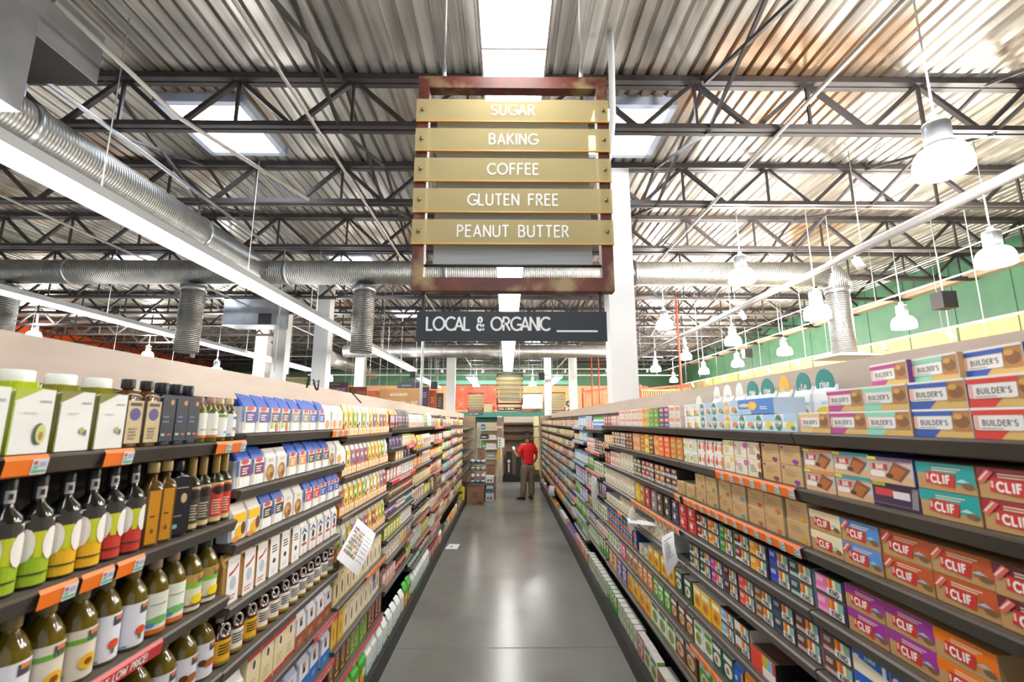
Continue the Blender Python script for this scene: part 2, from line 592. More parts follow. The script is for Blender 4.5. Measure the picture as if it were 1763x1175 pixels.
for x, zb, lb in ((-9.45, 3.1, 'far out over the side aisle'), (-5.95, 3.35, 'next over from the hanging aisle sign'), (-2.72, 3.35, 'just beside the hanging aisle sign'), (6.35, 3.32, 'with a square diffuser')):
    o = tag(empty('air_duct', (x, DYY + .02, 0)), 'short vertical drop duct hanging from the cross duct ' + lb, 'duct', 'drop ducts')
    obj('duct_tube', MB().tube([(0, 0, DH - .3), (0, 0, zb)], .2, m_dz, 24), o)
    obj('collar', MB().tube([(0, 0, DH - .42), (0, 0, DH - .3)], .215, m_galv, 24), o)
    if x > 0:
        obj('diffuser', MB().hexa([(-.42, -.42, zb - .06), (.42, -.42, zb - .06), (.42, .42, zb - .06), (-.42, .42, zb - .06), (-.2, -.2, zb + .02), (.2, -.2, zb + .02), (.2, .2, zb + .02), (-.2, .2, zb + .02)], m_white), o)
o = tag(empty('air_duct'), 'distant round cross duct near the back wall', 'duct')
obj('duct_tube', MB().tube([(-6.5, 18.2, 4.86), (4.3, 18.2, 4.86)], .26, m_dx, 20), o)
o = tag(empty('air_duct'), 'distant duct running away beyond the white columns', 'duct')
obj('duct_tube', MB().tube([(-7.6, 19.5, 4.75), (-7.6, 26, 4.75)], .33, m_dy, 20), o)
# sheet-metal box and riser near the roof corner
m_darkbox = noise_mat('dark_sheet', '#2e2b29', '#383432', (2, 2, 2), (.4, .6), .4)
a_ = on_z(165, 145, 5.2)
o = tag(empty('duct_box', (a_.x, a_.y, 5.2)), 'square sheet metal duct box hanging under the roof corner', 'duct')
obj('casing', MB().box(-1.5, -.62, 0, 0, 0, .5, m_darkbox).box(0, -.62, 0, 0.012, 0, .5, m_galv), o)
for x in (-1.2, -.1):
    obj('hanger_rod', MB().tube([(x, -.3, .5), (x, -.3, .88)], .01, m_galv, 5), o)
o = tag(empty('duct_riser', tuple(on_z(18, 185, 4.3))), 'upright ribbed sheet metal duct at the edge by the round duct', 'duct')
mb = MB().box(-.35, -.3, 0, .02, .05, 1.7, m_galv)
obj('casing', mb, o)
mb = MB()
for x in (-.26, -.17, -.08):
    mb.box(x, -.312, 0, x + .012, -.3, 1.7, m_galv)
obj('seam_ribs', mb, o)
p = at(442, 545, 13.2)
p.z += .1
o = tag(empty('unit_heater', tuple(p)), 'boxy pale metal unit heater hanging among the columns', 'heater')
obj('casing', MB().box(-.75, -.35, -.42, .75, .35, .42, m_galv), o)
obj('grille', MB().box(.25, -.37, -.4, .6, -.35, -.1, m_steel), o)
obj('pipe_run', MB().tube([(0, 0, .42), (0, 0, 1.2)], .04, m_galv, 6), o)

# white columns
m_col = noise_mat('white_column', '#e9e8e6', '#f2f1ef', (1, 1, 1), (.5, .6))
def column(x, y, w, label, top=DECK):
    o = obj('column', MB().box(-w / 2, 0, 0, w / 2, w * .85, top, m_col), None, (x, y, 0))
    o['kind'] = 'structure'
    o['label'] = label


column(1.68, 6.5, .38, 'tall white boxed column rising behind the snack shelves', 5.95)
for i, (px, py, d, w) in enumerate(((480, 600, 14.3, .4), (550, 610, 12.9, .4), (619, 630, 20, .4), (776, 650, 20, .38), (987, 650, 20.5, .34), (943, 640, 23, .34), (446, 630, 19, .5))):
    c = at(px, py, d)
    column(c.x, c.y, w, 'white column standing far back among the aisles, %s of the distant ones' % ORD[i])

# ---------------------------------------------------------------- strip lights
m_tube = mat((1.0, .985, .95), .5, 0, LIN_E)
m_up = mat((1.0, .985, .95), .5, 0, 8.0)  # glow added on the unseen housing tops to brighten the ceiling
m_fix = mat('#c8cbd0', .4, .3)
m_wire = mat('#d5d5d5', .4, .4)
LZ = 4.06
def strip_light(x, y0, y1, label, w=.345, name='linear_light'):
    o = tag(empty(name, (x, y0, LZ)), label, 'ceiling light', 'fluorescent strip lights')
    L = y1 - y0
    hs = MB().box(-w / 2 - .012, 0, 0, -w / 2, L, .075, m_fix).box(w / 2, 0, 0, w / 2 + .012, L, .075, m_fix)
    hs.box(-w / 2 - .012, 0, .075, w / 2 + .012, L, .085, m_fix).box(-w / 2, -.012, 0, w / 2, 0, .085, m_fix).box(-w / 2, L, 0, w / 2, L + .012, .085, m_fix)
    obj('housing', hs, o)
    df = MB().box(-w / 2, 0, .012, w / 2, L, .018, m_tube)
    obj('diffuser', df, o)
    obj('added_uplight', MB().box(-w / 2 + .05, .02, .085, w / 2 - .05, L - .02, .088, m_up), o)
    mb = MB()
    y = 1.22
    while y < L:
        mb.box(-w / 2, y - .006, .004, w / 2, y + .006, .012, m_white)
        y += 2.44
    obj('diffuser_seam', mb, o)
    y = .6
    while y < L:
        obj('hanger_cable', MB().tube([(0, y, .085), (0, y, DECK + .05 - LZ)], .006, m_wire, 5), o)
        y += 2.44
    return o


strip_light(.035, -1.5, 18.3, 'long bright strip light over the middle of the aisle')
strip_light(-3.76, -1.5, 18.3, 'long bright strip light below the round duct', .32)
strip_light(-7.85, -1.5, 18.3, 'long bright strip light second over from the main aisle')
strip_light(-11.8, -1.5, 18.3, 'long bright strip light low over the shelf top, outermost', .4)
for i, (x, y0, y1) in enumerate(((-4.1, 21.5, 27.5), (-1.7, 20.8, 26.0), (2.35, 20.8, 26.4))):
    strip_light(x, y0, y1, 'short distant strip light ' + ('over the hanging brown signs', 'beside the distant aisle sign', 'beyond the distant aisle sign')[i], .34)

# ---------------------------------------------------------------- pendant lamps
m_glass = mat((1.0, .97, .93), .3, 0, BULB_E)
m_alu = mat('#c9cbd2', .3, .7)
bell = MB().lathe([(.09, .235), (.12, .23), (.155, .205), (.182, .165), (.198, .115), (.204, .06), (.2, .0), (.192, -.004), (.15, -.010), (.001, -.013)], m_glass, 24).mesh('glass_bell')
sock = MB().lathe([(.001, .52), (.03, .52), (.04, .47), (.092, .46), (.098, .44), (.098, .23), (.09, .225), (.001, .225)], m_alu, 20).mesh('ballast_can')
ring = MB().lathe([(.1, .25), (.105, .25), (.105, .235), (.1, .235)], m_alu, 24).mesh('collar_ring')
PEND = [(1622, 280, 100, 'largest, hanging over the bar boxes'), (1714, 445, 68, 'second largest, near the shop edge'), (1277, 478, 45, 'in front of the cross duct'), (1556, 558, 42, 'before the green wall'),
        (1407, 540, 46, 'beside the square diffuser'), (1144, 560, 29, 'just past the white column'), (1262, 588, 29, 'low beyond the cross duct'), (1351, 606, 26, 'small, before the yellow wall'),
        (1270, 627, 21, 'small, low over the shelf end'), (1212, 640, 18, 'small, above the leaning pouches'), (1181, 615, 20, 'small, high past the column'), (1129, 636, 18, 'small, close behind the column'),
        (1160, 655, 14, 'tiny, low behind the column'), (58, 578, 26, 'far over the side aisle by the shelf top'), (372, 640, 22, 'in front of the orange band'), (563, 652, 20, 'beside the distant white columns'),
        (820, 663, 12, 'small, left of the distant aisle sign'.replace('left of', 'beside')), (917, 662, 12, 'small, past the distant aisle sign'), (254, 612, 20, 'small, above the orange band')]
for px, py, w, lb in PEND:
    d = FPX * .41 / w * (1 + .3 * ((px - 881) / 881) ** 2)
    c = at(px, py, d)
    if c.z > 5.2:
        c.z = 5.2
    o = tag(empty('pendant_lamp', (c.x, c.y, c.z - .09)), 'bell-shaped glass pendant lamp, ' + lb, 'pendant lamp', 'bell pendant lamps')
    obj('glass_bell', bell, o)
    obj('ballast_can', sock, o)
    obj('collar_ring', ring, o)
    obj('hanger_cable', MB().tube([(0, 0, .5), (0, 0, DECK + .05 - c.z + .09)], .008, m_wire, 5), o)
    if w > 11:
        ld = bpy.data.lights.new('pendant_uplight', 'POINT')
        ld.energy = 240 if py < 600 else 320
        ld.color = (1, .95, .88)
        ld.shadow_soft_size = .1
        lo = bpy.data.objects.new('pendant_uplight', ld)
        COL.objects.link(lo)
        lo.parent = o
        lo.location = (0, 0, .62)                                   # point light added above the closed can to brighten the ceiling
def track(x, y1, z, r, m, label):
    o = tag(empty('lighting_track', (x, 1.5, z)), label, 'lighting track')
    obj('rail', MB().tube([(0, 0, 0), (0, y1 - 1.5, 0)], r, m, 8), o)
    y = 1.0
    while y < y1 - 2:
        obj('hanger_rod', MB().tube([(0, y, r), (0, y, DECK + .05 - z)], .006, m_wire, 5), o)
        y += 3.66


# light tracks with spot heads on the snack side
m_track = mat('#b7b4b4', .4, .2)
track(5.05, 24, EYE + 2.42, .05, m_track, 'thick grey lighting rail running over the snack shelves')
track(9.6, 27, EYE + 2.0, .03, m_white, 'slim white lighting rail in front of the yellow wall')
track(8.2, 24, EYE + 2.62, .018, m_white, 'thin white rail above the smaller pendant lamps')
spot_b = MB().tube([(0, 0, 0), (.03, -.06, -.16)], .055, m_white, 12).tube([(0, 0, 0), (0, 0, .05)], .012, m_white, 6).mesh('lamp_head')
spot_g = MB().tube([(.03, -.06, -.16), (.031, -.062, -.165)], .05, mat((1, .98, .95), .4, 0, 6), 12).mesh('lamp_face')
for i in range(11):
    y = 6.2 + 1.75 * i
    o = tag(empty('track_spotlight', (9.6, y, EYE + 1.935)), 'small white spotlight under the slim rail by the yellow wall, %s along' % ORD[i], 'spotlight', 'track spotlights')
    obj('lamp_head', spot_b, o)
    if i % 2 == 0:
        obj('lamp_face', spot_g, o)
for i, yy in enumerate((6.3, 9.6, 12.9)):
    o = tag(empty('track_spotlight', (5.05, yy, EYE + 2.325)), 'white spotlight head under the thick grey rail, %s back' % ORD[i], 'spotlight', 'rail spotlights')
    obj('lamp_head', spot_b, o)
m_blk = mat('#2a2829', .5)
# wall-washing spots on a rail before the back wall
track_y = 26.6
o = tag(empty('lighting_track', (-12, track_y, 5.1)), 'long white spotlight rail in front of the back wall', 'lighting track')
obj('rail', MB().tube([(0, 0, 0), (21, 0, 0)], .03, m_white, 8), o)
for x in (1, 7, 14, 20):
    obj('hanger_rod', MB().tube([(x, 0, .03), (x, 0, DECK + .05 - 5.1)], .006, m_wire, 5), o)
for i in range(9):
    x = -11 + 2.4 * i
    q = tag(empty('track_spotlight', (x, track_y, 5.035)), 'small white spotlight aimed at the back wall, %s along the far rail' % ORD[i], 'spotlight', 'back wall spotlights')
    obj('lamp_head', MB().tube([(0, 0, 0), (0, .1, -.1)], .06, m_white, 12).tube([(0, 0, 0), (0, 0, .04)], .012, m_white, 6), q)
    obj('lamp_face', MB().tube([(0, .1, -.1), (0, .104, -.104)], .055, mat((1, .98, .95), .4, 0, 6), 12), q)
    ld = bpy.data.lights.new('spot_beam', 'SPOT')
    ld.energy, ld.color, ld.spot_size, ld.spot_blend, ld.shadow_soft_size = 210, (1, .95, .86), math.radians(95), .8, .06
    lo = bpy.data.objects.new('spot_beam', ld)
    COL.objects.link(lo)
    lo.parent = q
    lo.location = (0, .13, -.13)
    lo.rotation_euler = (math.radians(62), 0, 0)
for i, (px, py, d, nm) in enumerate(((1625, 518, 8.2, 'before the green wall'), (1286, 609, 16, 'small, before the far green wall'), (958, 612, 19, 'beside the far columns'), (932, 648, 20, 'past the distant aisle sign'), (325, 608, 15, 'over the side aisle'), (748, 664, 19, 'over the brown signs'), (712, 645, 20, 'under the strip light end'))):
    c = at(px, py, d)
    o = tag(empty('loudspeaker', tuple(c)), 'dark box loudspeaker hanging on a cable ' + nm, 'loudspeaker', 'hanging loudspeakers')
    obj('cabinet', MB().box(-.13, -.12, -.15, .13, .12, .15, m_blk), o)
    obj('mount_rod', MB().tube([(0, 0, .15), (0, 0, DECK + .05 - c.z)], .008, m_wire, 5), o)
# thin suspension wires seen against the roof
for i, (px, py, py2, d) in enumerate(((472, 362, 640, 9), (530, 385, 600, 10.5), (1640, 420, 600, 9.0), (1708, 470, 630, 7.6), (725, 590, 705, 14), (1205, 560, 650, 13), (1440, 350, 520, 8), (1390, 560, 640, 10))):
    pipe('thin white suspension wire, %s of the loose ones' % ORD[i], [(at(px, py2, d).x, at(px, py2, d).y, DECK + .05), at(px, py2, d)], .008, m_white, 'hanging_wire', 'wire')

# ---------------------------------------------------------------- shelving bays
XL, XR, BAY = 1.075, 1.111, 1.22
m_rail = noise_mat('rail_metal', '#4a433b', '#564e45', (3, 3, 3), (.33, .43), .1)
m_shelf = noise_mat('shelf_metal', '#5b534a', '#675e54', (3, 3, 3), (.4, .5), .1)
m_head = noise_mat('header_laminate', '#c4b2a3', '#cebdaf', (2, 2, 12), (.45, .55))
m_backp = noise_mat('back_panel', '#54483c', '#5e5145', (3, 3, 3), (.5, .65))  # darker than the panel itself: shade behind the stock is in the colour
m_bpost = mat('#2b2724', .5)
m_kick = mat('#1f1d1c', .5)
m_endp = noise_mat('end_panel_laminate', '#a18a70', '#ad977c', (2, 2, 14), (.45, .55))


def shelf_mesh(L, dep):
    b = MB()
    b.box(.004, .012, -.03, L - .004, dep, 0, m_shelf)
    r = MB()
    prof = [(.012, 0), (.002, 0), (-.006, -.006), (.006, -.042), (.016, -.046)]
    rows = [[(x, y, z) for y, z in prof] for x in (.004, .012, L - .012, L - .004)]
    r.grid(rows, m_rail, False)
    r.face([(.004, y, z) for y, z in prof], m_rail)
    r.face([(L - .004, y, z) for y, z in reversed(prof)], m_rail)
    return b.mesh('shelf'), r.mesh('price_rail')


SH_DEP = .37
_sh = shelf_mesh(BAY, SH_DEP)
BASE_Z = .17


def bay(side, k, near, heights, bname, base_front, stock=True):
    """One shelving bay; heights are the rail tops measured up from the floor."""
    if side < 0:
        o = empty('shelving_bay', (-XL, near, 0), (0, 0, math.pi / 2))
    else:
        o = empty('shelving_bay', (XR, near + BAY, 0), (0, 0, -math.pi / 2))
    n = len(heights)
    word = {2: 'two', 3: 'three', 4: 'four', 5: 'five', 6: 'six', 7: 'seven', 8: 'eight', 9: 'nine', 10: 'ten'}.get(n, 'many')
    tag(o, 'dark metal shelving bay with %s stocked shelves, the %s from the camera' % (word, bname) if stock else
        'bare dark shelving bay with empty brackets, the %s from the camera' % bname, 'shelving', 'shelving bays on the baking side' if side < 0 else 'shelving bays on the snack side')
    obj('back_panel', MB().box(0, SH_DEP, .05, BAY, SH_DEP + .02, 2.33, m_backp), o)
    obj('header_panel', MB().box(0, SH_DEP - .022, 2.205, BAY, SH_DEP - .001, 2.33, m_head).box(0, SH_DEP - .022, 2.33, BAY, SH_DEP + .06, 2.345, m_head), o)
    obj('upright', MB().box(0, SH_DEP - .03, .05, .024, SH_DEP - .0225, 2.2, m_bpost), o)
    obj('base_deck', MB().box(.002, -base_front + .012, .0, BAY - .002, SH_DEP, BASE_Z - .03, m_kick).box(.002, -base_front, BASE_Z - .075, BAY - .002, SH_DEP, BASE_Z, m_kick), o)
    for h in heights:
        s = obj('shelf', _sh[0], o, (0, 0, h))
        obj('price_rail', _sh[1], s)
    return o


RAT_L = [[.092, .382, .645, .90, 1.15, 1.4],
         [.07, .28, .475, .695, .905, 1.135, 1.38],
         [.118, .367, .61, .865, 1.12, 1.36, 1.57],
         [.084, .254, .38, .535, .70, .84, 1.02, 1.2, 1.42],
         [.084, .34, .53, .72, .92, 1.14, 1.38, 1.58],
         [.09, .30, .50, .72, .96, 1.2, 1.45, 1.6],
         [.10, .28, .46, .62, .80, .98, 1.2, 1.45],
         [.09, .26, .44, .62, .80, 1.0, 1.2, 1.45],
         [.10, .28, .46, .62, .80, .98, 1.2, 1.45],
         [.2, .5, .85, 1.2], [.2, .5, .85, 1.2], [.2, .5, .85, 1.2]]
RN = [.058, .25, .445, .64, .82, 1.03, 1.22, 1.42]
RF = [.09, .25, .42, .58, .74, .90, 1.06, 1.25, 1.45]
RAT_R = [RN, RN, RN, RN, [.11, .36, .60, .80, 1.04, 1.21, 1.41], [.095, .29, .58, .80, 1.03, 1.28, 1.5]] + [RF] * 6
NEAR_L = [1.937 - BAY + BAY * k for k in range(12)]
NEAR_R = [1.811 - BAY + BAY * k for k in range(12)]
Z_L = [[EYE - r * 1.059 + .021 for r in rr] for rr in RAT_L]
Z_R = [[EYE - r * 1.0943 + .021 for r in rr] for rr in RAT_R]
for k in range(12):
    bay(-1, k, NEAR_L[k], Z_L[k], ORD[k] + ' baking bay', .045, k < 9)
    bay(1, k, NEAR_R[k], Z_R[k], ORD[k] + ' snack bay', .06)
    if k < 9:
        Z_L[k].append(BASE_Z)
    Z_R[k].append(BASE_Z)
# bays on the camera's own row of shelves, tall gables at the far ends
for side, X, y in ((-1, XL, NEAR_L[11] + BAY + .02), (1, XR, NEAR_R[11] + BAY + .02)):
    xa, xb = (-X - .48, -X + .03) if side < 0 else (X - .03, X + .48)
    obj_ = obj('end_panel', MB().box(xa, y, 0, xb, y + .03, 2.28, m_endp))
    tag(obj_, 'tan laminate end panel closing the far end of the %s shelves' % ('baking' if side < 0 else 'snack'), 'panel')

# ---------------------------------------------------------------- products
TYPES = {}


def add_type(key, name, cat, look, w, h, d, parts):
    TYPES[key] = dict(name=name, cat=cat, look=look, w=w, h=h, d=d, parts=parts)


def carton(key, name, look, w, h, d, base, art, side=None, top=None, cat='box', rough=.45):
    b = MB()
    sm, tm, fm = mat(side or base, rough), mat(top or side or base, rough), mat(base, rough)
    x, c = w / 2, .0015
    b.face([(-x + c, 0, c), (x - c, 0, c), (x - c, 0, h - c), (-x + c, 0, h - c)], fm)
    fr = [(-x + c, 0, c), (x - c, 0, c), (x - c, 0, h - c), (-x + c, 0, h - c)]
    bk = [(-x, c, 0), (x, c, 0), (x, c, h), (-x, c, h)]
    for i in range(4):
        j = (i + 1) % 4
        b.face([bk[i], bk[j], fr[j], fr[i]], fm)
    b.face([(-x, c, h), (x, c, h), (x, d, h), (-x, d, h)], tm)
    b.face([(-x, d, 0), (x, d, 0), (x, c, 0), (-x, c, 0)], sm)
    b.face([(-x, d, 0), (-x, c, 0), (-x, c, h), (-x, d, h)], sm)
    b.face([(x, c, 0), (x, d, 0), (x, d, h), (x, c, h)], sm)
    b.face([(x, d, 0), (-x, d, 0), (-x, d, h), (x, d, h)], sm)
    put_art(b, art, w, h, lambda u, v, l: (u - w / 2, -l, v))
    add_type(key, name, cat, look, w, h, d, [(name, b.mesh(name))])


def bag(key, name, look, w, h, d, base, art, side=None, fold=None, cat='bag', rough=.5, shoulder=.76):
    zs = [0, .03 * h, shoulder * h, shoulder * h + .6 * (h - shoulder * h), h]
    fy = [.008, 0, .004, .26 * d, .42 * d]
    by = [d - .008, d, d - .004, .66 * d, .47 * d]
    ws = [w * .94, w, w, w * .98, w * .97]

    def ring(i):
        a, f, k = ws[i] / 2, fy[i], by[i]
        c = min(.008, (k - f) * .3)
        return [(-a + c, f, zs[i]), (0, f - .002, zs[i]), (a - c, f, zs[i]), (a, f + c, zs[i]), (a - .008 * (i == 2), (f + k) / 2, zs[i]), (a, k - c, zs[i]), (a - c, k, zs[i]), (-a + c, k, zs[i]), (-a, k - c, zs[i]), (-a + .008 * (i == 2), (f + k) / 2, zs[i]), (-a, f + c, zs[i])]
    b = MB()
    fm, sm = mat(base, rough), mat(side or base, rough)
    b.grid([ring(0), ring(1), ring(2)], sm, False, True)
    b.face([(-ws[1] / 2 + .008, -.0012, zs[1]), (ws[1] / 2 - .008, -.0012, zs[1]), (ws[2] / 2 - .008, .0012, zs[2]), (-ws[2] / 2 + .008, .0012, zs[2])], fm)
    parts = []
    tb = MB() if fold else b
    tb.grid([ring(2), ring(3), ring(4)], mat(fold, rough) if fold else fm, False, True)
    tb.face(ring(4), mat(fold, rough) if fold else fm)
    if fold:                                              # crimped flap leaning back
        tb.hexa([(-w * .48, .40 * d, h - .004), (w * .48, .40 * d, h - .004), (w * .48, .47 * d, h - .004), (-w * .48, .47 * d, h - .004),
                 (-w * .5, .62 * d, h + .018), (w * .44, .62 * d, h + .012), (w * .44, .68 * d, h + .014), (-w * .5, .68 * d, h + .02)], mat(fold, rough))
    put_art(b, art, w, h * shoulder, lambda u, v, l: (u - w / 2, -.0018 - l + .003 * v / h, v))
    parts.append((name, b.mesh(name)))
    if fold:
        parts.append(('folded_top', tb.mesh('folded_top')))
    add_type(key, name, cat, look, w, h + (.02 if fold else 0), d, parts)


def bottle(key, name, look, r, h, body, cap, prof, lab=None, capz=.86, span=150, cat='bottle', capr=None, extra=None, square=False, labw=.92):
    """prof: (radius share, height share) of the body; lab = (z0, z1, colour, art)."""
    n = 20
    b = MB()
    bm = body if not isinstance(body, str) else mat(body, .12, 0, 0, 0, .4)

    def pt(rr, a, z):
        if square:
            k = rr / max(abs(math.cos(a)), abs(math.sin(a))) if rr > .5 * r else rr
            k = min(k, rr * 1.25)
            return (k * math.cos(a), r + k * math.sin(a), z)
        return (rr * math.cos(a), r + rr * math.sin(a), z)
    rows = [[pt(max(q * r, .0006), 2 * math.pi * j / n + math.pi / 4, z * h) for j in range(n)] for q, z in prof]
    b.grid(rows, bm, True, True, True)
    parts = [(name, b.mesh(name))]
    if cap:
        c = MB()
        cr = (capr or .42) * r
        c.lathe([(cr * .98, capz * h), (cr, capz * h + .002), (cr, h - .003), (cr * .9, h), (.0005, h)], mat(cap, .4), 16, (0, r))
        parts.append(('cap', c.mesh('cap')))
    if lab:
        z0, z1, lc, art = lab
        l = MB()
        S = math.radians(span)

        def fn(u, v, lift):
            a = math.radians(270) + (u / (S * r) - .5) * S
            rr = r + .0008 + lift * 1.6
            if square:
                x = (u - S * r / 2) * .98
                return (x, -lift * 1.6 - .0008, z0 * h + v)
            return (rr * math.cos(a), r + rr * math.sin(a), z0 * h + v)
        wd, hg = S * r, (z1 - z0) * h
        if square:
            wd = 2 * r * labw
            S = wd / r
        cols = [(wd * i / 12) for i in range(13)]
        l.grid([[fn(u, 0, 0) for u in cols], [fn(u, hg, 0) for u in cols]], mat(lc, .5), True)
        split = []
        for polys, c in art:
            out = []
            for p in polys:
                out += [p] if square else slabs(p, .085)
            split.append((out, c))
        put_art(l, split, wd, hg, fn)
        parts.append(('label', l.mesh('label')))
    if extra:
        parts.append(extra)
    add_type(key, name, cat, look, 2 * r, h, 2 * r, parts)


RECS = []
TURN = {'olive_oil_bottle': -.42, 'cooking_oil_bottle': -.42, 'syrup_jug': -.35}          # faced toward shoppers walking in


def put(key, side, bayk, sh, Y, layer=0, layers=1, dz=0.0, inset=.0, X=None, tilt=0.0, zz=None):
    t = TYPES[key]
    z = (zz if zz is not None else (Z_L if side < 0 else Z_R)[bayk][sh]) + .001 + dz
    xx = (XL if side < 0 else XR) + .022 + inset
    if sh == len((Z_L if side < 0 else Z_R)[bayk]) - 1:
        xx -= .03
    a = math.pi / 2 if side < 0 else -math.pi / 2
    root = obj(t['name'], t['parts'][0][1], None, (side * xx, Y, z), (0, 0, a + tilt))
    for nm, me in t['parts'][1:]:
        obj(nm, me, root)
    RECS.append((root, key, side, bayk, sh, Y, layer, layers))
    return root


def run(side, bayk, sh, spec, start=0.0, end=BAY, fit=True, jig=.006):
    """Fill a shelf from its near end outward: spec = (type, facings, stack[, leave a gap after])."""
    near = (NEAR_L if side < 0 else NEAR_R)[bayk]
    total = 0
    for s in spec:
        total += s[1] if s[0] is None else TYPES[s[0]]['w'] * s[1]
    n = sum(1 if s[0] is None else s[1] for s in spec)
    L = end - start
    g = (L - total - .012) / max(n, 1)
    g = max(.0015, min(g, .03)) if fit else .004
    p = start + .006
    zs = (Z_L if side < 0 else Z_R)[bayk]
    for s in spec:
        if s[0] is None:
            p += s[1]
            continue
        key, cnt = s[0], s[1]
        st = s[2] if len(s) > 2 else 1
        t = TYPES[key]
        for i in range(cnt):
            if p + t['w'] > end + .004:
                break
            ins = rnd.uniform(0, jig)
            for l in range(st):
                put(key, side, bayk, sh, near + p + t['w'] / 2, l, st, l * (t['h'] + .0008), ins + rnd.uniform(0, .003), tilt=TURN.get(t['name'], 0))
            p += t['w'] + g


def finish_labels():
    cnt = {}
    for r in RECS:
        cnt.setdefault((r[1], r[2], r[3], r[4], r[6]), []).append(r)
    shn = ['top'] + ORD[1:]
    for (key, side, bk, sh, layer), rs in cnt.items():
        t = TYPES[key]
        rs.sort(key=lambda r: r[5])
        last = len((Z_L if side < 0 else Z_R)[bk]) - 1
        place = '%s shelf, %s %s bay' % ('bottom' if sh == last else shn[sh], ORD[bk], 'baking' if side < 0 else 'snack')
        for i, r in enumerate(rs):
            st = r[7]
            pre = '' if st == 1 else (('lower ', 'upper ')[r[6]] if st == 2 else ('bottom ', 'middle ', 'uppermost ')[r[6]])
            lb = pre + t['look'] + (', ' if len(rs) == 1 else ', %s along, ' % ORD[i]) + place
            tag(r[0], lb, t['cat'], '%s on the %s' % (t['look'] + ('es' if t['look'].endswith('x') else 's'), place))

# ---------------------------------------------------------------- product catalogue
KR = '#c39a66'
RED, WH, BK = '#d3322f', '#f4f1ea', '#24211f'


def clif(key, look, top, dot='#9cc4d8', diag=True):
    a = 2.3
    art = [([[(0, .62), (1, .5), (1, 1), (0, 1)]], top), (lines(.3, .72, .9, .9, 2, 3), '#e8d7b8'),
           ([[(.7, .3), (1, .3), (1, .5), (.7, .54)]], top), ([[(.68, .4), (.8, .52), (.93, .4)]], dot), (E(.88, .3, .1, .12, 8), '#7d6140'),
           ([[(.17, .26), (.66, .17), (.69, .64), (.2, .7)]], RED), (T('CLIF', .44, .3, .27, .075, a, gap=.40), WH), (rect(.2, .38, .235, .6), '#f3c7b8')]
    if diag:
        art.append(([[(-.0, .55), (.1, .5), (.26, .88), (.16, .98)]], '#e26a5c'))
        art.append(([[(.03, .6), (.06, .58), (.2, .9), (.17, .92)]], '#f6d8d0'))
    carton(key, 'energy_bar_box', look, .162, .071, .15, KR, art, '#a88256')


clif('cl_teal', 'tan and teal energy bar box', '#12a5a2', '#bfe3df', False)
clif('cl_red', 'tan and crimson energy bar box', '#a52a3a')
clif('cl_cream', 'tan and cream energy bar box', '#efe2b8', diag=False)
clif('cl_cream2', 'tan and cream bar box with pink tag', '#efe2b8')
clif('cl_blue', 'tan and sky-blue energy bar box', '#5b92d6')
clif('cl_orange', 'tan and rust-orange energy bar box', '#c75a2c')
clif('cl_dark', 'tan and maroon energy bar box', '#6e2a35')
clif('cl_purple', 'tan and purple energy bar box', '#a5369b', diag=False)
clif('cl_or2', 'tan and bright orange energy bar box', '#f47a14', diag=False)


def builder(key, look, band, side, wrap=False):
    a = 2.25
    art = [(rect(0, .0, 1, .3), '#dcb66a'), ([[(0, 0), (.36, 0), (.5, .3), (0, .3)]], band), (rect(.7, .22, 1, .95), '#b98148'), (E(.85, .55, .13, .22, 10), '#8a5a30'), (E(.8, .72, .08, .1, 8), '#d9a352'),
           (rect(0, .76, .72, .92), band), (rect(.0, .92, 1, 1), WH)]
    if wrap:
        art += [([[(.68, 0), (1, 0), (1, .9), (.8, .9)]], '#3f8f78'), ([[(.75, .1), (.9, .1), (.86, .6)]], '#8fc0ae')]
    art += [(rrect(.02, .28, .7, .74, .06), '#f3efec'), (T("BUILDER'S", .39, .43, .17, .034, a, gap=.34), '#5d5a5c'), (lines(.12, .32, .6, .4, 1), '#a9a5a3'), (rect(.03, .3, .09, .72), '#eeb3a8')]
    carton(key, 'protein_bar_box', look, .162, .074, .15, WH, art, side, WH)


builder('bu_tan', 'cream and gold protein bar box', '#e8c98a', '#d9cdb8')
builder('bu_mag', 'white and magenta protein bar box', '#c23a8c', '#7e3f8a')
builder('bu_mint', 'white and mint protein bar box', '#8fdcc0', '#c9a06a')
builder('bu_mintw', 'mint protein bar box in wrinkled film', '#3fc0a0', '#3f9c84', True)
builder('bu_blue', 'white and blue protein bar box', '#2f5bb5', '#5a3f86')
builder('bu_red', 'white and red protein bar box', '#e0392b', '#a32a2a')


def mojo(key, look, band, side):
    art = [(rect(0, 0, 1, .32), '#dcb489'), (rect(0, .3, .55, .86), '#b8b0aa'), (rect(.1, .5, .46, .74), '#c7382e'), (T('BAR', .28, .54, .16, .06, 2.0), '#f0d8cc'), (rrect(.04, .22, .4, .46, .08), '#f3e6da'),
           ([[(.42, .24), (.72, .12), (.96, .62), (.62, .86)]], '#8f4e24'), ([[(.46, .26), (.7, .17), (.88, .55), (.62, .7)]], '#b86a32'), (E(.5, .3, .09, .1, 8), '#5a3018'), (rect(0, .88, 1, 1), band), (rect(0, .88, .22, 1), '#e8e02a')]
    carton(key, 'nut_bar_box', look, .158, .074, .15, '#cfc6be', art, side, band)


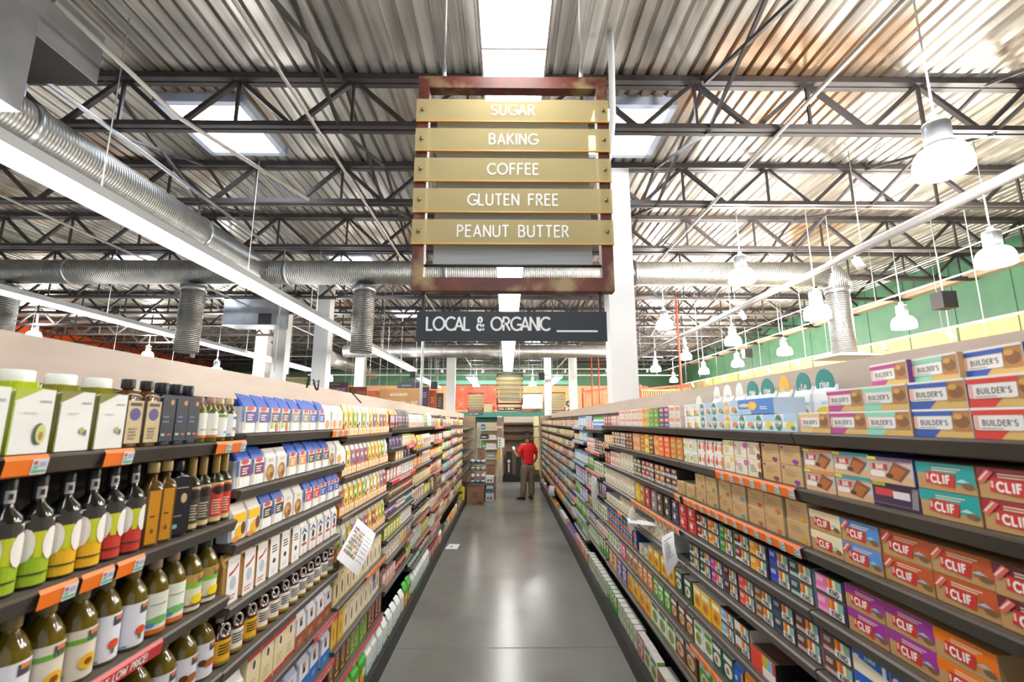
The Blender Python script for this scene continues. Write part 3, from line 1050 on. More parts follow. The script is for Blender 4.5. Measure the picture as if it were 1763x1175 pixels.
mojo('mo_or', 'tan nut bar box with orange top edge', '#f08a24', '#7a5aa0')
mojo('mo_teal', 'tan nut bar box with teal top edge', '#1aa0a6', '#5f6fb0')
mojo('mo_pur', 'tan nut bar box with purple top edge', '#6b3f7a', '#4a5aa5')
carton('mo_dark', 'nut_bar_box', 'dark purple nut bar box in film', .165, .07, .15, '#3b2444', [(rect(.05, .45, .45, .75), '#d23f45'), (rect(.45, .4, .8, .7), '#e8dce0'), (rect(0, .85, .3, 1), '#e8e02a'), ([[(.82, .1), (.95, .1), (.98, .9), (.86, .9)]], '#8d8690'), (rect(0, .1, .8, .16), '#6d4f78')], '#3f3a66')


def kind(key, look, c, low, side, w=.146):
    a = 2.15
    art = [(rect(.03, .14, .44, .94), c), (rect(.03, .14, .44, .34), low), (lines(.07, .6, .34, .86, 3, 5), '#f2ece6')]
    for i, cc in enumerate(('#f2a018', '#e8581c', '#f0e9de', '#9cc05a', '#7fb5d8')):
        art.append((rect(.46 + .1 * i, .5, .56 + .1 * i, .94), cc))
    art += [(rect(.46, .14, .96, .5), '#e9e6e0'), (T('KIND', .71, .2, .24, .055, a, gap=.36), BK)]
    carton(key, 'fruit_nut_bar_box', look, w, .068, .14, '#4a4744', art, side, '#2c2927')


kind('k_or', 'orange panel striped nut bar box', '#f08a1c', '#f6b050', '#e2d8cc')
kind('k_gr', 'green panel striped nut bar box', '#2fa03f', '#57b84a', '#7fc070')
kind('k_mar', 'maroon panel striped nut bar box', '#7a2f38', '#e8ded8', '#e0806a')
kind('k_amb', 'amber panel striped nut bar box', '#f5a81a', '#f7b63a', '#3a3c3a')
kind('k_blu', 'royal blue striped nut bar box', '#1c49c4', '#2a55d0', '#7d8ad0')
kind('k_tea', 'dark teal striped nut bar box', '#1d4a50', '#b9cbc4', '#8fb0b8')
kind('k_pin', 'pink panel striped nut bar box', '#f07ab8', '#f6a0cc', '#4a2f66')
kind('k_dg', 'bottle-green striped nut bar box', '#1f4a36', '#d8ddd0', '#222b28')
kind('k_mag', 'magenta panel striped nut bar box', '#c63aa0', '#d85ab4', '#d070b0')
kind('k_bk', 'black panel striped nut bar box', '#2a2426', '#4a3a34', '#33303a')
kind('k_red', 'coral panel striped nut bar box', '#ee5348', '#f0776a', '#f08a7a')
kind('k_bro', 'brown panel striped nut bar box', '#8a5a34', '#c9a27a', '#e2a088')
kind('k_nav', 'navy panel striped nut bar box', '#1b3557', '#3d4f6a', '#222a3c')
kind('k_cho', 'chocolate panel striped nut bar box', '#6a3a34', '#c9a8a0', '#c98a90')
kind('k_lb', 'light-blue striped nut bar box', '#7ab4e0', '#d9e6ee', '#f0d8cc')
kind('k_wb', 'white panel striped nut bar box', '#e8e0d6', '#7a5a44', '#d8c8b8')


def luna(key, look, low):
    carton(key, 'oat_bar_box', look, .15, .08, .15, '#efe3c6', [([[(0, .58), (1, .4), (1, 1), (0, 1)]], '#1c62c8'), ([[(0, .0), (1, 0), (1, .4), (0, .58)]], low), (T('LUNA', .5, .62, .18, .04, 1.9, slant=.2, gap=.3), '#b8d8d0'), (rect(.82, .2, .92, 1), WH), (E(.12, .5, .1, .16, 8), '#f2e8c8')], '#5a7ac0')


luna('lu_cr', 'cream and royal blue oat bar box', '#efe3c6')
luna('lu_pk', 'crimson and royal blue oat bar box', '#d22a4a')


def heart(key, look, c):
    art = [(lines(.2, .45, .8, .8, 5, 8), '#b3875a'), (E(.13, .86, .07, .07, 8), c), (E(.70, .2, .09, .1, 10), c), (E(.80, .2, .09, .1, 10), c), ([[(.62, .17), (.88, .17), (.75, .03)]], c)]
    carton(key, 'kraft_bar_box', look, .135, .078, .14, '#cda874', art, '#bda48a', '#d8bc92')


for k_, c_, l_ in (('h_bur', '#8a2f4c', 'burgundy'), ('h_pur', '#7d3f96', 'purple'), ('h_gre', '#6fbf3a', 'lime'), ('h_tea', '#1fa57f', 'sea-green'), ('h_bro', '#a5764c', 'brown'), ('h_blu', '#3a9cc0', 'blue'), ('h_red', '#d8453f', 'red'), ('h_org', '#e2703f', 'orange'), ('h_yel', '#dfae34', 'yellow')):
    heart(k_, 'kraft box with %s heart mark' % l_, c_)


def rise(key, look, oval, extra, wide=False):
    art = [(rect(0, .0, 1, .25), '#c9dfe8'), (rect(.45, .55, 1, 1), '#b5d4ea'), (E(.72, .34, .2, .2, 10), extra), (E(.84, .2, .1, .12, 8), '#2f8f86'), (E(.2, .5, .17, .46, 16), oval), (T('rise', .2, .42, .28, .06, 1.6), WH), (rect(.1, .3, .3, .35), '#d8cf8a')]
    carton(key, 'breakfast_bar_box', look, .15 if not wide else .17, .072, .14, '#f1f4f4', art, '#e4ebee', '#f6f8f8')


rise('ri_teal', 'white snack box with teal oval', '#17857c', '#d89a6a')
rise('ri_ora', 'white snack box with amber oval', '#f2b62c', '#e08a4a')
rise('ri_lem', 'white snack box with lemon picture', '#17857c', '#f0d23a')
carton('ri_cake', 'breakfast_bar_box', 'sky-blue box with a yellow cake', .3, .07, .14, '#3f86d8', [(rect(0, 0, .4, .35), '#a5cbe8'), (E(.44, .55, .14, .3, 14), '#f0b84a'), (E(.46, .55, .09, .2, 12), '#f6cf6a'), (E(.2, .6, .16, .12, 10), '#e8d8b8'), (lines(.66, .3, .95, .55, 2, 4), '#e6f0f8')], '#cfe0f0', '#5b9be0')
carton('yog', 'fruit_bar_box', 'white box with lemon and chilli picture', .118, .072, .14, '#f5f3ee', [(E(.62, .3, .16, .2, 12), '#ecd02c'), (E(.4, .32, .09, .24, 10), '#e04a34'), (rect(.3, .05, .85, .14), '#7ba05a'), (lines(.2, .65, .75, .88, 2, 7), '#c4d0cc')], '#e9e7e2', WH)
carton('yog2', 'fruit_bar_box', 'white box with red berry picture', .1, .072, .14, '#f4f0ea', [(E(.25, .45, .16, .24, 10), '#d8404a'), (E(.7, .45, .2, .18, 10), '#e8b45a'), (rect(.86, .1, 1, .9), '#e2504a'), (T('R', .3, .66, .2, .06, 1.3), '#d8404a')], '#eee8e0', '#dfe6ee')
carton('yog3', 'fruit_bar_box', 'white box with pale lime panel', .1, .072, .14, '#f2f1ea', [(rect(.3, .1, .9, .75), '#c5dc9a'), (E(.16, .4, .1, .2, 8), '#c83a44')], '#e6e4dc')
carton('cr_yel', 'fruit_bar_box', 'cream box with yellow corner picture', .11, .078, .14, '#efe7cc', [(rect(0, 0, .08, 1), '#ecd84a'), (E(.78, .78, .16, .16, 10), '#efc22c'), (lines(.2, .2, .7, .6, 4, 3), '#b9ad94')], '#e9d98a')
carton('cr_pin', 'fruit_bar_box', 'cream box with pink picture edge', .115, .078, .14, '#ece2d0', [(E(.1, .6, .1, .2, 8), '#e29ac8'), (E(.9, .75, .15, .18, 10), '#c860a8'), (lines(.25, .2, .75, .7, 5, 4), '#a59a86')], '#d9a0a8')
carton('cr_bro', 'fruit_bar_box', 'cream box with brown nut picture', .11, .078, .14, '#eadfc6', [(E(.9, .2, .14, .2, 8), '#5a3a24'), (E(.92, .7, .12, .2, 8), '#d98a4a'), (E(.1, .8, .1, .15, 8), '#e2a0a0'), (lines(.2, .3, .75, .75, 5, 6), '#a59a86')], '#7a5238')
for k_, c_, l_ in (('la_red', '#c9353a', 'red'), ('la_or', '#ea8a24', 'orange'), ('la_mar', '#6e2430', 'maroon'), ('la_grn', '#6f8a3a', 'olive'), ('la_mix', '#a08a7a', 'taupe')):
    carton(k_, 'larder_bar_box', 'black-printed box with %s panel' % l_, .11, .07, .14, '#4a3f3c', [(rect(.1, .5, .9, 1), c_), (E(.5, .78, .3, .16, 10), '#d8c8b4'), (rect(0, .12, 1, .42), '#e9e2da'), (lines(.05, .16, .95, .4, 2, 9), '#3a302c')], '#3a2f2c')
for k_, c_, l_, b_ in (('fi_yel', '#f4cf14', 'bright yellow', '#e88a24'), ('fi_gol', '#c98a2c', 'golden brown', '#8a5a1c'), ('fi_red', '#b5303a', 'deep red', '#d8a04a'), ('fi_gry', '#8d8690', 'grey', '#c8b060'), ('fi_bro', '#5a3c26', 'dark brown', '#b08a4a'), ('fi_blk', '#33302c', 'near-black', '#6a8a3a'), ('fi_nav', '#35305e', 'navy', '#8a86b8'), ('fi_crm', '#c92f35', 'scarlet', '#e8a04a')):
    carton(k_, 'fig_bar_box', '%s fig bar box' % l_, .125, .075, .14, c_, [(T('fig', .5, .42, .3, .07, 1.6) if False else ell(.42, .55, .2, .22, 10), '#e9ded0'), (rect(.3, .16, .8, .26), b_), (lines(.2, .82, .8, .92, 1, 2), '#e0d5c5')], c_)
for k_, c_, l_, b_ in (('co_tan', '#e6b06a', 'tan', '#e8603a'), ('co_bro', '#b9772c', 'brown', '#ee7a3a'), ('co_yel', '#f6df10', 'bright yellow', '#e0502a'), ('co_blk', '#5c4430', 'dark brown', '#ea7a4a'), ('co_amb', '#f5ae24', 'amber', '#e04a2a'), ('co_or', '#f46a22', 'vivid orange', '#f7a070'), ('co_ochre', '#c98a22', 'ochre', '#ea6a2c'), ('co_grn', '#49b51e', 'bright green', '#c8322a'), ('co_lim', '#a5d060', 'lime', '#ee6a4a'), ('co_pur', '#4d4080', 'purple', '#f0885a'), ('co_wht', '#ece3d8', 'off-white', '#f0704a')):
    carton(k_, 'cookie_box', '%s biscuit box with orange oval' % l_, .105, .072, .14, c_, [(rrect(.12, .55, .88, .86, .1), b_), (lines(.2, .62, .8, .8, 2, 3), '#f4d8b8'), (lines(.15, .12, .85, .36, 2, 5), '#e8d5b5' if c_ != '#ece3d8' else '#cbbcae')], c_)

# boxes lying with their black end toward the camera
carton('k_end', 'fruit_nut_bar_box', 'dark lone nut bar box showing black end', .2, .085, .14, '#c8402f', [(rect(0, 0, .5, 1), '#e0452c'), (rect(.5, .45, .62, 1), '#f2a018'), (rect(.62, .45, .74, 1), '#9cc05a'), (rect(.74, .45, .9, 1), '#7fb5d8'), (rect(.5, 0, 1, .45), '#e9e6e0')], '#1d1c20', '#6a4a3a')
for k_, c_, l_, b_ in (('ce_grn', '#4da33a', 'green', '#cfe0a8'), ('ce_yel', '#f0c22c', 'yellow', '#e88a2c'), ('ce_wht', '#eeece4', 'white', '#7cae4a'), ('ce_or', '#d9823a', 'orange', '#f2d8b0'), ('ce_dkg', '#2c5a40', 'dark green', '#e8e4d8'), ('ce_brn', '#6a4630', 'brown', '#d8b88a'), ('ce_pnk', '#d65a84', 'pink', '#f0d0c8'), ('ce_lav', '#6a5aa8', 'violet', '#d8d0e8'), ('ce_tan', '#c9a27a', 'tan', '#7a5236'), ('ce_blu', '#3f78c0', 'blue', '#e8ecf0')):
    carton(k_, 'cereal_box', '%s cereal box with oval picture' % l_, .17, .166, .06, c_, [(E(.5, .38, .36, .24, 14), b_), (E(.42, .36, .16, .12, 10), '#a8743c'), (rect(.12, .7, .88, .88), '#f2efe6' if c_ != '#eeece4' else '#5aa03c'), (lines(.2, .73, .8, .86, 2, 4), '#5a4a3c'), (rect(0, 0, 1, .07), b_)], b_ if c_ == '#eeece4' else c_, '#e8e4da')
    carton(k_ + 's', 'granola_box', 'small %s granola box with oval picture' % l_, .12, .13, .06, c_, [(E(.5, .38, .36, .24, 12), b_), (E(.44, .36, .16, .12, 10), '#a8743c'), (rect(.12, .7, .88, .88), '#f2efe6' if c_ != '#eeece4' else '#5aa03c')], c_, '#e8e4da')
for k_, c_, l_, b_ in (('pu_cr', '#e9dcbc', 'cream', '#c9b48a'), ('pu_mar', '#8a2f34', 'maroon', '#d8d0c8'), ('pu_tan', '#c49a6a', 'tan', '#efe6d4'), ('pu_blk', '#3a3432', 'dark', '#c89a5a'), ('pu_yel', '#efc24a', 'golden', '#f4ecd4'), ('pu_wht', '#eeebe2', 'white', '#d88a5a'), ('pu_grn', '#8fae5a', 'pale green', '#f0f0dc'), ('pu_plum', '#5c4464', 'plum', '#e0d4e0')):
    bag(k_, 'snack_pouch', '%s snack pouch with printed panel' % l_, .13, .17, .06, c_, [(rect(.15, .45, .85, .95), b_), (lines(.25, .6, .75, .85, 3, 6), '#6a5a4c'), (E(.5, .24, .3, .18, 10), '#b5803f')], c_)
bag('tin_blue', 'energy_bite_pouch', 'bright blue pouch with bite pictures', .1, .15, .06, '#1f5fc4', [(E(.3, .6, .12, .1, 8), '#c8dcf0'), (E(.6, .3, .14, .1, 8), '#8ab0e0'), (rect(.86, 0, 1, 1), '#e8a21c')], '#2a2622')
bag('tin_or', 'energy_bite_pouch', 'orange pouch with black angled panels', .12, .16, .06, '#f29a1c', [([[(.6, .1), (1, 0), (1, .5), (.65, .6)]], BK), ([[(.6, .7), (1, .6), (1, 1), (.7, 1)]], BK), (E(.3, .5, .12, .1, 8), '#f6c060')], '#2a2622')
bag('tin_tea', 'energy_bite_pouch', 'teal pouch with yellow and black side', .12, .16, .06, '#17a0ac', [([[(.6, 0), (1, 0), (1, 1), (.6, 1)]], BK), ([[(.55, .1), (.64, .1), (.64, .9), (.55, .9)]], '#f2b21c'), (E(.28, .5, .12, .1, 8), '#8cd0d4')], '#2a2622')
bag('tin_bro', 'energy_bite_pouch', 'brown pouch with yellow and black side', .12, .16, .06, '#6a4a40', [([[(.6, 0), (1, 0), (1, 1), (.6, 1)]], BK), ([[(.5, .3), (.62, .2), (.62, .9), (.5, .9)]], '#f2b21c'), (E(.28, .5, .16, .14, 8), '#b0988c')], '#2a2622')
bag('tin_gre', 'energy_bite_pouch', 'green pouch with yellow lower corner', .13, .15, .06, '#1f7a4c', [(rect(.1, .7, .9, .85), '#d8e8dc'), ([[(.5, 0), (1, 0), (1, .4)]], '#f2c21c')], '#1f5a3c')
# tall white pouches leaning against the header, with oval tops
def leaning(key, look, oval, extra, low):
    bag(key, 'fruit_snack_pouch', look, .13, .15, .05, '#f0f2f2', [(E(.5, .3, .34, .22, 12), extra), (rect(.05, 0, .95, .1), low), (rect(.4, .6, .9, .7), '#b5d4ea')], '#e2e6ea', None)
    t = TYPES[key]
    mb = MB()
    fr = [(x, z) for x, z in ell(0, .155, .05, .062, 18)[0]]
    mt = mat(oval, .45)
    mb.grid([[(x, .012, z) for x, z in fr], [(x, .016, z) for x, z in fr]], mt, False, True, True)
    for p in text_polys('rise', 0, .14, .028, .006):
        mb.face([(x, .0112, z) for x, z in p], mat(WH, .5))
    t['parts'].append(('oval_tag', mb.mesh('oval_tag')))
    t['h'] = .215


leaning('le_teal', 'white pouch topped by teal oval', '#17857c', '#d8a070', '#2f5f9a')
leaning('le_ora', 'white pouch topped by amber oval', '#f2b62c', '#e0805a', '#b5d4ea')
leaning('le_wht', 'white pouch topped by pale oval', '#eef0ee', '#e0604a', '#e8d87a')
leaning('le_sea', 'white pouch topped by sea-green oval', '#1f8f86', '#f0d84a', '#8ab4c8')

# ---- baking side
PR_JUG = [(.96, 0), (1, .02), (1, .72), (.94, .78), (.62, .80), (.60, .86)]
def avo(key, look, body, fruit, art2):
    art = [([[(.0, .0), (.04, .0), (.04, .8), (.0, .78)]], body), ([[(0, 1), (0, .8), (.62, 1)]], body), (T('SKY', .78, .82, .05, .012, .68) if False else lines(.62, .8, .92, .86, 1, 2), '#b9a5ac'), (lines(.25, .62, .7, .66, 1, 3), '#c9c5bc')] + art2
    bottle(key, 'oil_jug', look, .052, .195, body, '#f6f5f0', PR_JUG, (.01, .77, '#e9e9e4', art), .80, 150, capr=.6, square=True)


avo('j_avo', 'lime-green oil jug with avocado label', '#a9b81c', 0, [(E(.70, .3, .15, .17, 14), '#3a4a30'), (E(.74, .3, .13, .15, 14), '#c8d078'), (E(.74, .27, .06, .07, 10), '#b5783c')])
avo('j_gra', 'olive-green oil jug with white label', '#7d7a1e', 0, [(E(.72, .34, .07, .06, 8), '#9cb85a'), (E(.82, .3, .04, .06, 8), '#8a4a5a')])
PR_TALL = [(.94, 0), (1, .02), (1, .60), (.9, .67), (.42, .74), (.36, .80), (.36, .93), (.40, .94)]
PR_SQ = [(.95, 0), (1, .02), (1, .74), (.85, .80), (.4, .84), (.4, .9)]
bottle('b_plum', 'oil_bottle', 'square amber bottle with plum label', .032, .2, '#5a3a10', BK, PR_SQ, (.06, .68, '#cdb78a', [(E(.5, .68, .34, .15, 12), '#54408a'), (rect(.15, .88, .85, .95), '#3a2f28'), (lines(.2, .1, .8, .4, 4, 3), '#8a7858')]), .86, square=True, capr=.55)
bottle('b_blue', 'oil_bottle', 'blue-black bottle with dark label', .032, .2, '#141c30', '#1a1c28', PR_SQ, (.06, .80, '#10182a', [(E(.7, .84, .14, .06, 10), '#d8905a'), (lines(.1, .4, .8, .6, 2, 4), '#5a6a8a'), (rect(.05, .12, .35, .17), '#b0b8c0'), (rect(.5, .12, .8, .16), '#c86a3a')]), .84, square=True, capr=.62)
PR_SM = [(.95, 0), (1, .02), (1, .66), (.8, .75), (.45, .84), (.42, .9)]
bottle('b_wor', 'nut_oil_bottle', 'small pink-capped bottle with white label', .029, .165, '#6a6420', '#c08a7a', PR_SM, (.1, .64, '#eeece0', [(rect(0, 0, 1, .1), '#e0702c'), (lines(.25, .3, .75, .42, 1, 3), '#a5c08a')]), .86, capr=.5)
bottle('b_wgr', 'nut_oil_bottle', 'small tan-capped bottle with green-banded label', .029, .165, '#6a5c1c', '#d8c294', PR_SM, (.1, .64, '#efeee8', [(rect(0, .84, 1, .96), '#6fae4a'), (E(.5, .2, .1, .06, 8), '#7aa8c0')]), .86, capr=.5)
bottle('b_wnu', 'nut_oil_bottle', 'small tan-capped bottle with nut label', .029, .165, '#5a4a18', '#d8c294', PR_SM, (.1, .64, '#eef0f4', [(E(.5, .82, .14, .07, 8), '#5a5f78'), (E(.56, .34, .2, .08, 10), '#c8804a'), (rect(.1, .05, .3, .12), '#8ab0d0')]), .86, capr=.5)


def lucini(key, look, low):
    art = [(rect(0, 0, 1, .42), low), ([[(0, .42), (.1, .52), (.2, .44), (.35, .56), (.5, .45), (.62, .57), (.8, .46), (.9, .55), (1, .42)]], low), (E(.5, .9, .3, .14, 12), '#3c3833'), ([[(.44, .42), (.56, .42), (.62, .82), (.38, .82)]], '#c9cc2a'),
           (E(.26, .62, .18, .26, 12), '#efe9df'), (E(.74, .62, .18, .26, 12), '#efe9df'), (lines(.15, .16, .85, .22, 1, 5), '#3a3420')]
    bottle(key, 'olive_oil_bottle', look, .034, .255, '#1b1a12', '#151413', PR_TALL, (.03, .60, '#e9e3d8', art), .78, 165, capr=.42, extra=('neck_label', _necklab))


_nl = MB()
_nl.grid([[(.0148 * math.cos(a), .034 + .0148 * math.sin(a), z) for a in [math.radians(230 + 8 * i) for i in range(11)]] for z in (.2, .228)], mat('#d8d2cc', .5))
_nl.face([(.004 * s, .034 - .0152, z) for s, z in ((-1, .208), (1, .208), (1, .221), (-1, .221))], mat('#3a3634', .5))
_necklab = _nl.mesh('neck_label')
lucini('o_gre', 'black-necked olive oil bottle, green-based label', '#9cb81c')
lucini('o_yel', 'black-necked olive oil bottle, yellow-based label', '#e8b21c')
lucini('o_red', 'black-necked olive oil bottle, red-based label', '#c93a2c')
bottle('o_blue', 'olive_oil_bottle', 'dark bottle with blue starry label', .036, .255, '#2a2614', '#1c3f9a', PR_TALL, (.03, .5, '#27307c', [(E(.4, .8, .2, .12, 8), '#dcd8ec'), (E(.5, .45, .34, .2, 12), '#c8a04a'), (E(.5, .36, .2, .12, 10), '#4a9aa8')]), .7, 165, capr=.44)
bottle('o_amb', 'olive_oil_bottle', 'slim amber bottle with orange label', .027, .255, '#5a3e0e', '#d8b878', [(.95, 0), (1, .02), (1, .66), (.8, .74), (.5, .78), (.5, .87)], (.04, .66, '#d99218', [(lines(.2, .5, .8, .56, 1, 3), '#5a3a10'), (E(.5, .24, .14, .05, 8), '#8a5a18')]), .87, square=True, capr=.6, labw=.62)
bottle('o_sqb', 'olive_oil_bottle', 'square black bottle with round seal', .036, .25, '#14141a', '#17161a', [(.95, 0), (1, .02), (1, .74), (.8, .8), (.42, .83), (.42, .92)], (.05, .78, '#1d1e22', [(E(.62, .62, .16, .09, 10), '#d8b48a'), (rect(.1, .8, .8, .82), '#b8a890'), (lines(.1, .3, .8, .36, 1, 3), '#8a867e'), (rect(.1, .1, .4, .17), '#8ac0b8')]), .86, square=True, capr=.5)


def arch(key, look, c):
    art = [(ell(.5, .66, .44, .3, 16), c), (rect(.06, .12, .94, .66), c), (E(.5, .8, .3, .11, 12), '#2c211a'), (lines(.24, .2, .76, .6, 6, 4), '#d8c8a8')]
    bottle(key, 'olive_oil_bottle', look, .03, .255, '#2e2a0c', '#c8a25a', PR_TALL, (.05, .6, '#d8bd86', art), .72, 150, capr=.44)


arch('o_arb', 'gold-necked bottle with dark arched label', '#4a4236')
arch('o_arr', 'gold-necked bottle with red arched label', '#d03a2c')
m_oil = mat('#86701a', .1, 0, 0, .45, .4)
PR_BIG = [(.94, 0), (1, .015), (1, .55), (.97, .60), (.86, .68), (.62, .77), (.42, .82), (.38, .84), (.38, .92)]


def cook(key, look, cap, lab, art, h=.226, r=.043):
    bottle(key, 'cooking_oil_bottle', look, r, h, m_oil, cap, PR_BIG, (.04, .56, lab, art), .86, 160, capr=.44)


LOGO = [(rect(.56, .74, .82, .95), '#4a4a52'), (rect(.6, .86, .78, .95), '#d8803a')]
cook('c_can', 'oil bottle with white leafy label', '#8a7448', '#e3e1e6', LOGO + [([[(.2, 0), (.8, 0), (.75, .3), (.4, .2)]], '#c3d06a')])
cook('c_sun', 'oil bottle with sunflower label', '#8a7448', '#ddd2c0', [(rect(0, .72, 1, .82), '#6fa83a')] + LOGO + [(E(.62, .32, .18, .16, 12), '#e8b42c'), (E(.62, .32, .08, .07, 10), '#8a4a18'), (E(.15, .12, .12, .05, 8), '#8ab8b0')])
cook('c_pop', 'oil bottle with poppy label', '#8a7448', '#e4e2ea', LOGO + [(E(.62, .34, .13, .11, 10), '#d8502c'), (rect(.58, .14, .64, .26), '#5a7a3a'), (rect(.08, .02, .36, .07), '#7a9ac0')])
cook('c_ora', 'oil bottle with orange-footed label', '#b08a78', '#e6e8d6', [(rect(0, 0, 1, .11), '#e0702c'), (E(.55, .32, .3, .1, 10), '#7ab86a'), (E(.34, .22, .1, .06, 8), '#5a90b8'), (lines(.3, .7, .7, .76, 1, 2), '#9aa08a')])
cook('c_lem', 'oil bottle with lemon label', '#4a4a40', '#e2dcc0', [(rect(0, .62, 1, .74), '#7ac23a'), (rect(0, .74, 1, 1), '#b59a4c')] + LOGO + [(E(.62, .3, .22, .14, 10), '#f0d41c'), (rect(0, .12, 1, .18), '#7a4a3a')])
cook('c_alm', 'large oil bottle with almond label', '#8a7a3a', '#dcd9de', LOGO + [(E(.6, .4, .2, .12, 10), '#a8622c'), (E(.4, .45, .1, .1, 8), '#5a3420')], .222, .05)
cook('c_pla', 'large plain golden oil bottle', '#8a7a3a', '#d8d2b8', LOGO, .222, .05)

BLU = '#1d4fae'
def flour(key, look, art, base='#ece7dc', fold=BLU, side='#dfe3ea', w=.108, h=.15, name='flour_bag'):
    bag(key, name, look, w, h, .062, base, art, side, fold)


def bobs(key, look, c, extra=[]):
    flour(key, look, [(rect(0, .45, .14, 1), BLU), (rect(.16, .1, .22, 1), '#d8cf8a'), (E(.55, .94, .26, .09, 12), '#d4423a'), (rect(.26, .42, .94, .82), c), (lines(.34, .5, .84, .76, 3, 7), '#e8e2dc')] + extra)


bobs('f_pur', 'blue-topped flour bag with purple panel', '#53368c')
bobs('f_alm', 'blue-topped flour bag with almond picture', '#5a4048', [(E(.7, .22, .12, .2, 10), '#c8683a'), (E(.36, .3, .14, .12, 8), '#a8d04a')])
bobs('f_gry', 'blue-topped flour bag with grey panel', '#8a8478')
bobs('f_nav', 'blue-topped flour bag with blue panel', '#2a52b0')
bobs('f_wine', 'blue-topped flour bag with wine panel', '#7a2a5c')
bobs('f_ora', 'blue-topped flour bag with orange panel', '#ea9238')
bobs('f_bro', 'blue-topped flour bag with brown panel', '#5a4a38')
bobs('f_dk', 'blue-topped flour bag with charcoal panel', '#403a36')
bobs('f_red', 'blue-topped flour bag with red panel', '#d8352e')
flour('f_pink', 'white flour bag with amber grain picture', [(E(.5, .3, .3, .24, 12), '#dd9a4a'), (rect(.2, .74, .8, .9), '#e6dcd4')], '#f1ede6', None)
flour('f_gra', 'pale bag with granola picture', [(E(.5, .36, .36, .34, 14), '#a8743a'), (E(.42, .42, .2, .16, 10), '#c89a52'), (E(.6, .26, .16, .12, 10), '#7c5226'), (lines(.3, .8, .75, .95, 2, 5), '#b0a898')], '#e2dcd2', None)
flour('f_yel', 'yellow flour bag with cornmeal picture', [(rect(.1, .62, .95, .95), '#f0bc1c'), (E(.62, .3, .32, .24, 12), '#e8b41c'), (E(.8, .4, .16, .22, 10), '#6a4018'), (E(.3, .1, .24, .1, 8), '#e08a3a')], '#e6ddcc', None)
flour('f_scr', 'tan bag with red script label', [(rect(.1, .0, .9, 1.2), '#efebe6'), ([[(.22, .8), (.5, .86), (.82, 1.0), (.82, .92), (.5, .78), (.22, .72)]], '#b83a40'), (E(.5, .52, .2, .18, 12), '#b9c4cc'), (lines(.2, .1, .8, .26, 2, 3), '#c8705a')], '#d9ab62', None, '#c99a52', .105, .19)
flour('f_blk', 'pale bag with black printed label', [(rect(.08, 0, .92, 1.2), '#f0ede8'), (lines(.25, .72, .8, .98, 3, 6), '#2f2d2c'), (E(.5, .45, .14, .08, 8), '#33302f'), (lines(.3, .1, .75, .24, 2, 3), '#c8c4be')], '#d8bd96', None, '#c9a878', .102, .19)
flour('f_usa', 'white bag with blue and red emblem', [([[(.2, .72), (.5, .84), (.8, .72), (.8, .8), (.5, .94), (.2, .8)]], '#3a5aa8'), (E(.52, .6, .16, .14, 10), '#3c3440'), (rect(.25, .34, .8, .43), '#cc4250'), (lines(.3, .08, .7, .2, 2, 3), '#d0ccc6')], '#efebe4', None, '#e6ded2', .1, .195)
# syrup jugs with ring handles
_rg = MB()
_rg.tube([(.019 * math.cos(a), -.002 + .012, .126 + .023 * math.sin(a)) for a in [2 * math.pi * i / 16 for i in range(17)]], .0045, mat('#d8d4cc', .2, 0, 0, .3), 8)
_ring = _rg.mesh('ring_handle')
for k_, l_, c_ in (('s_wht', 'white', '#efe9dc'), ('s_yel', 'yellow', '#eeb01c')):
    bottle(k_, 'syrup_jug', 'ring-handled syrup jug with %s label' % l_, .043, .17, mat('#4a1c0e', .1, 0, 0, .1, .5), '#c8bda8', [(.95, 0), (1, .02), (1, .55), (.9, .62), (.5, .72), (.36, .78), (.36, .9)],
           (.05, .56, c_, [(rect(0, 0, 1, .12), '#6a7a2c'), (rect(.1, 0, .3, .2), '#c83a2c'), (rect(.0, .12, 1, .18), '#e0a02c'), (lines(.3, .42, .8, .9, 4, 8), '#2c2824')]), .88, 170, capr=.36, extra=('ring_handle', _ring))
# display trays of clear pouches
def tray(key, look, w=.3):
    mb = MB()
    o_, d, h = mat('#dd8a2c', .6), .2, .062
    mb.box(-w / 2, 0, 0, w / 2, .004, h, o_).box(-w / 2, d, 0, w / 2, d + .004, h, o_).box(-w / 2, 0, 0, -w / 2 + .004, d, h + .02, o_).box(w / 2 - .004, 0, 0, w / 2, d, h + .02, o_).box(-w / 2, 0, 0, w / 2, d, .003, o_)
    art = []
    for i in range(3):
        art += [(rect(.04 + .32 * i, .16, .32 + .32 * i, .9), '#eee0bc'), (lines(.08 + .32 * i, .3, .28 + .32 * i, .75, 3, i), '#b89a6a')]
    put_art(mb, art, w, h, lambda u, v, l: (u - w / 2, -l, v))
    add_type(key, 'display_tray', 'tray', look, w, h, d, [('display_tray', mb.mesh('display_tray'))])


tray('tray', 'orange-edged card display tray')
for k_, c_, l_, b_ in (('g_yel', '#ead9a0', 'yellow-labelled', '#efc33a'), ('g_lil', '#d8cccc', 'lilac-labelled', '#a07a9c'), ('g_wht', '#e9e4da', 'white-labelled', '#f2eee6'), ('g_red', '#dcc8b4', 'red-labelled', '#b5505a'), ('g_lim', '#dcd8b4', 'lime-labelled', '#a8c83a')):
    bag(k_, 'grain_pouch', 'clear %s grain pouch' % l_, .092, .215, .05, c_, [(rect(.1, .35, .9, .98), b_), (E(.5, .5, .2, .1, 10), '#5a4a78'), (rect(.3, .66, .7, .8), '#f2ead4')], c_, None, rough=.2)
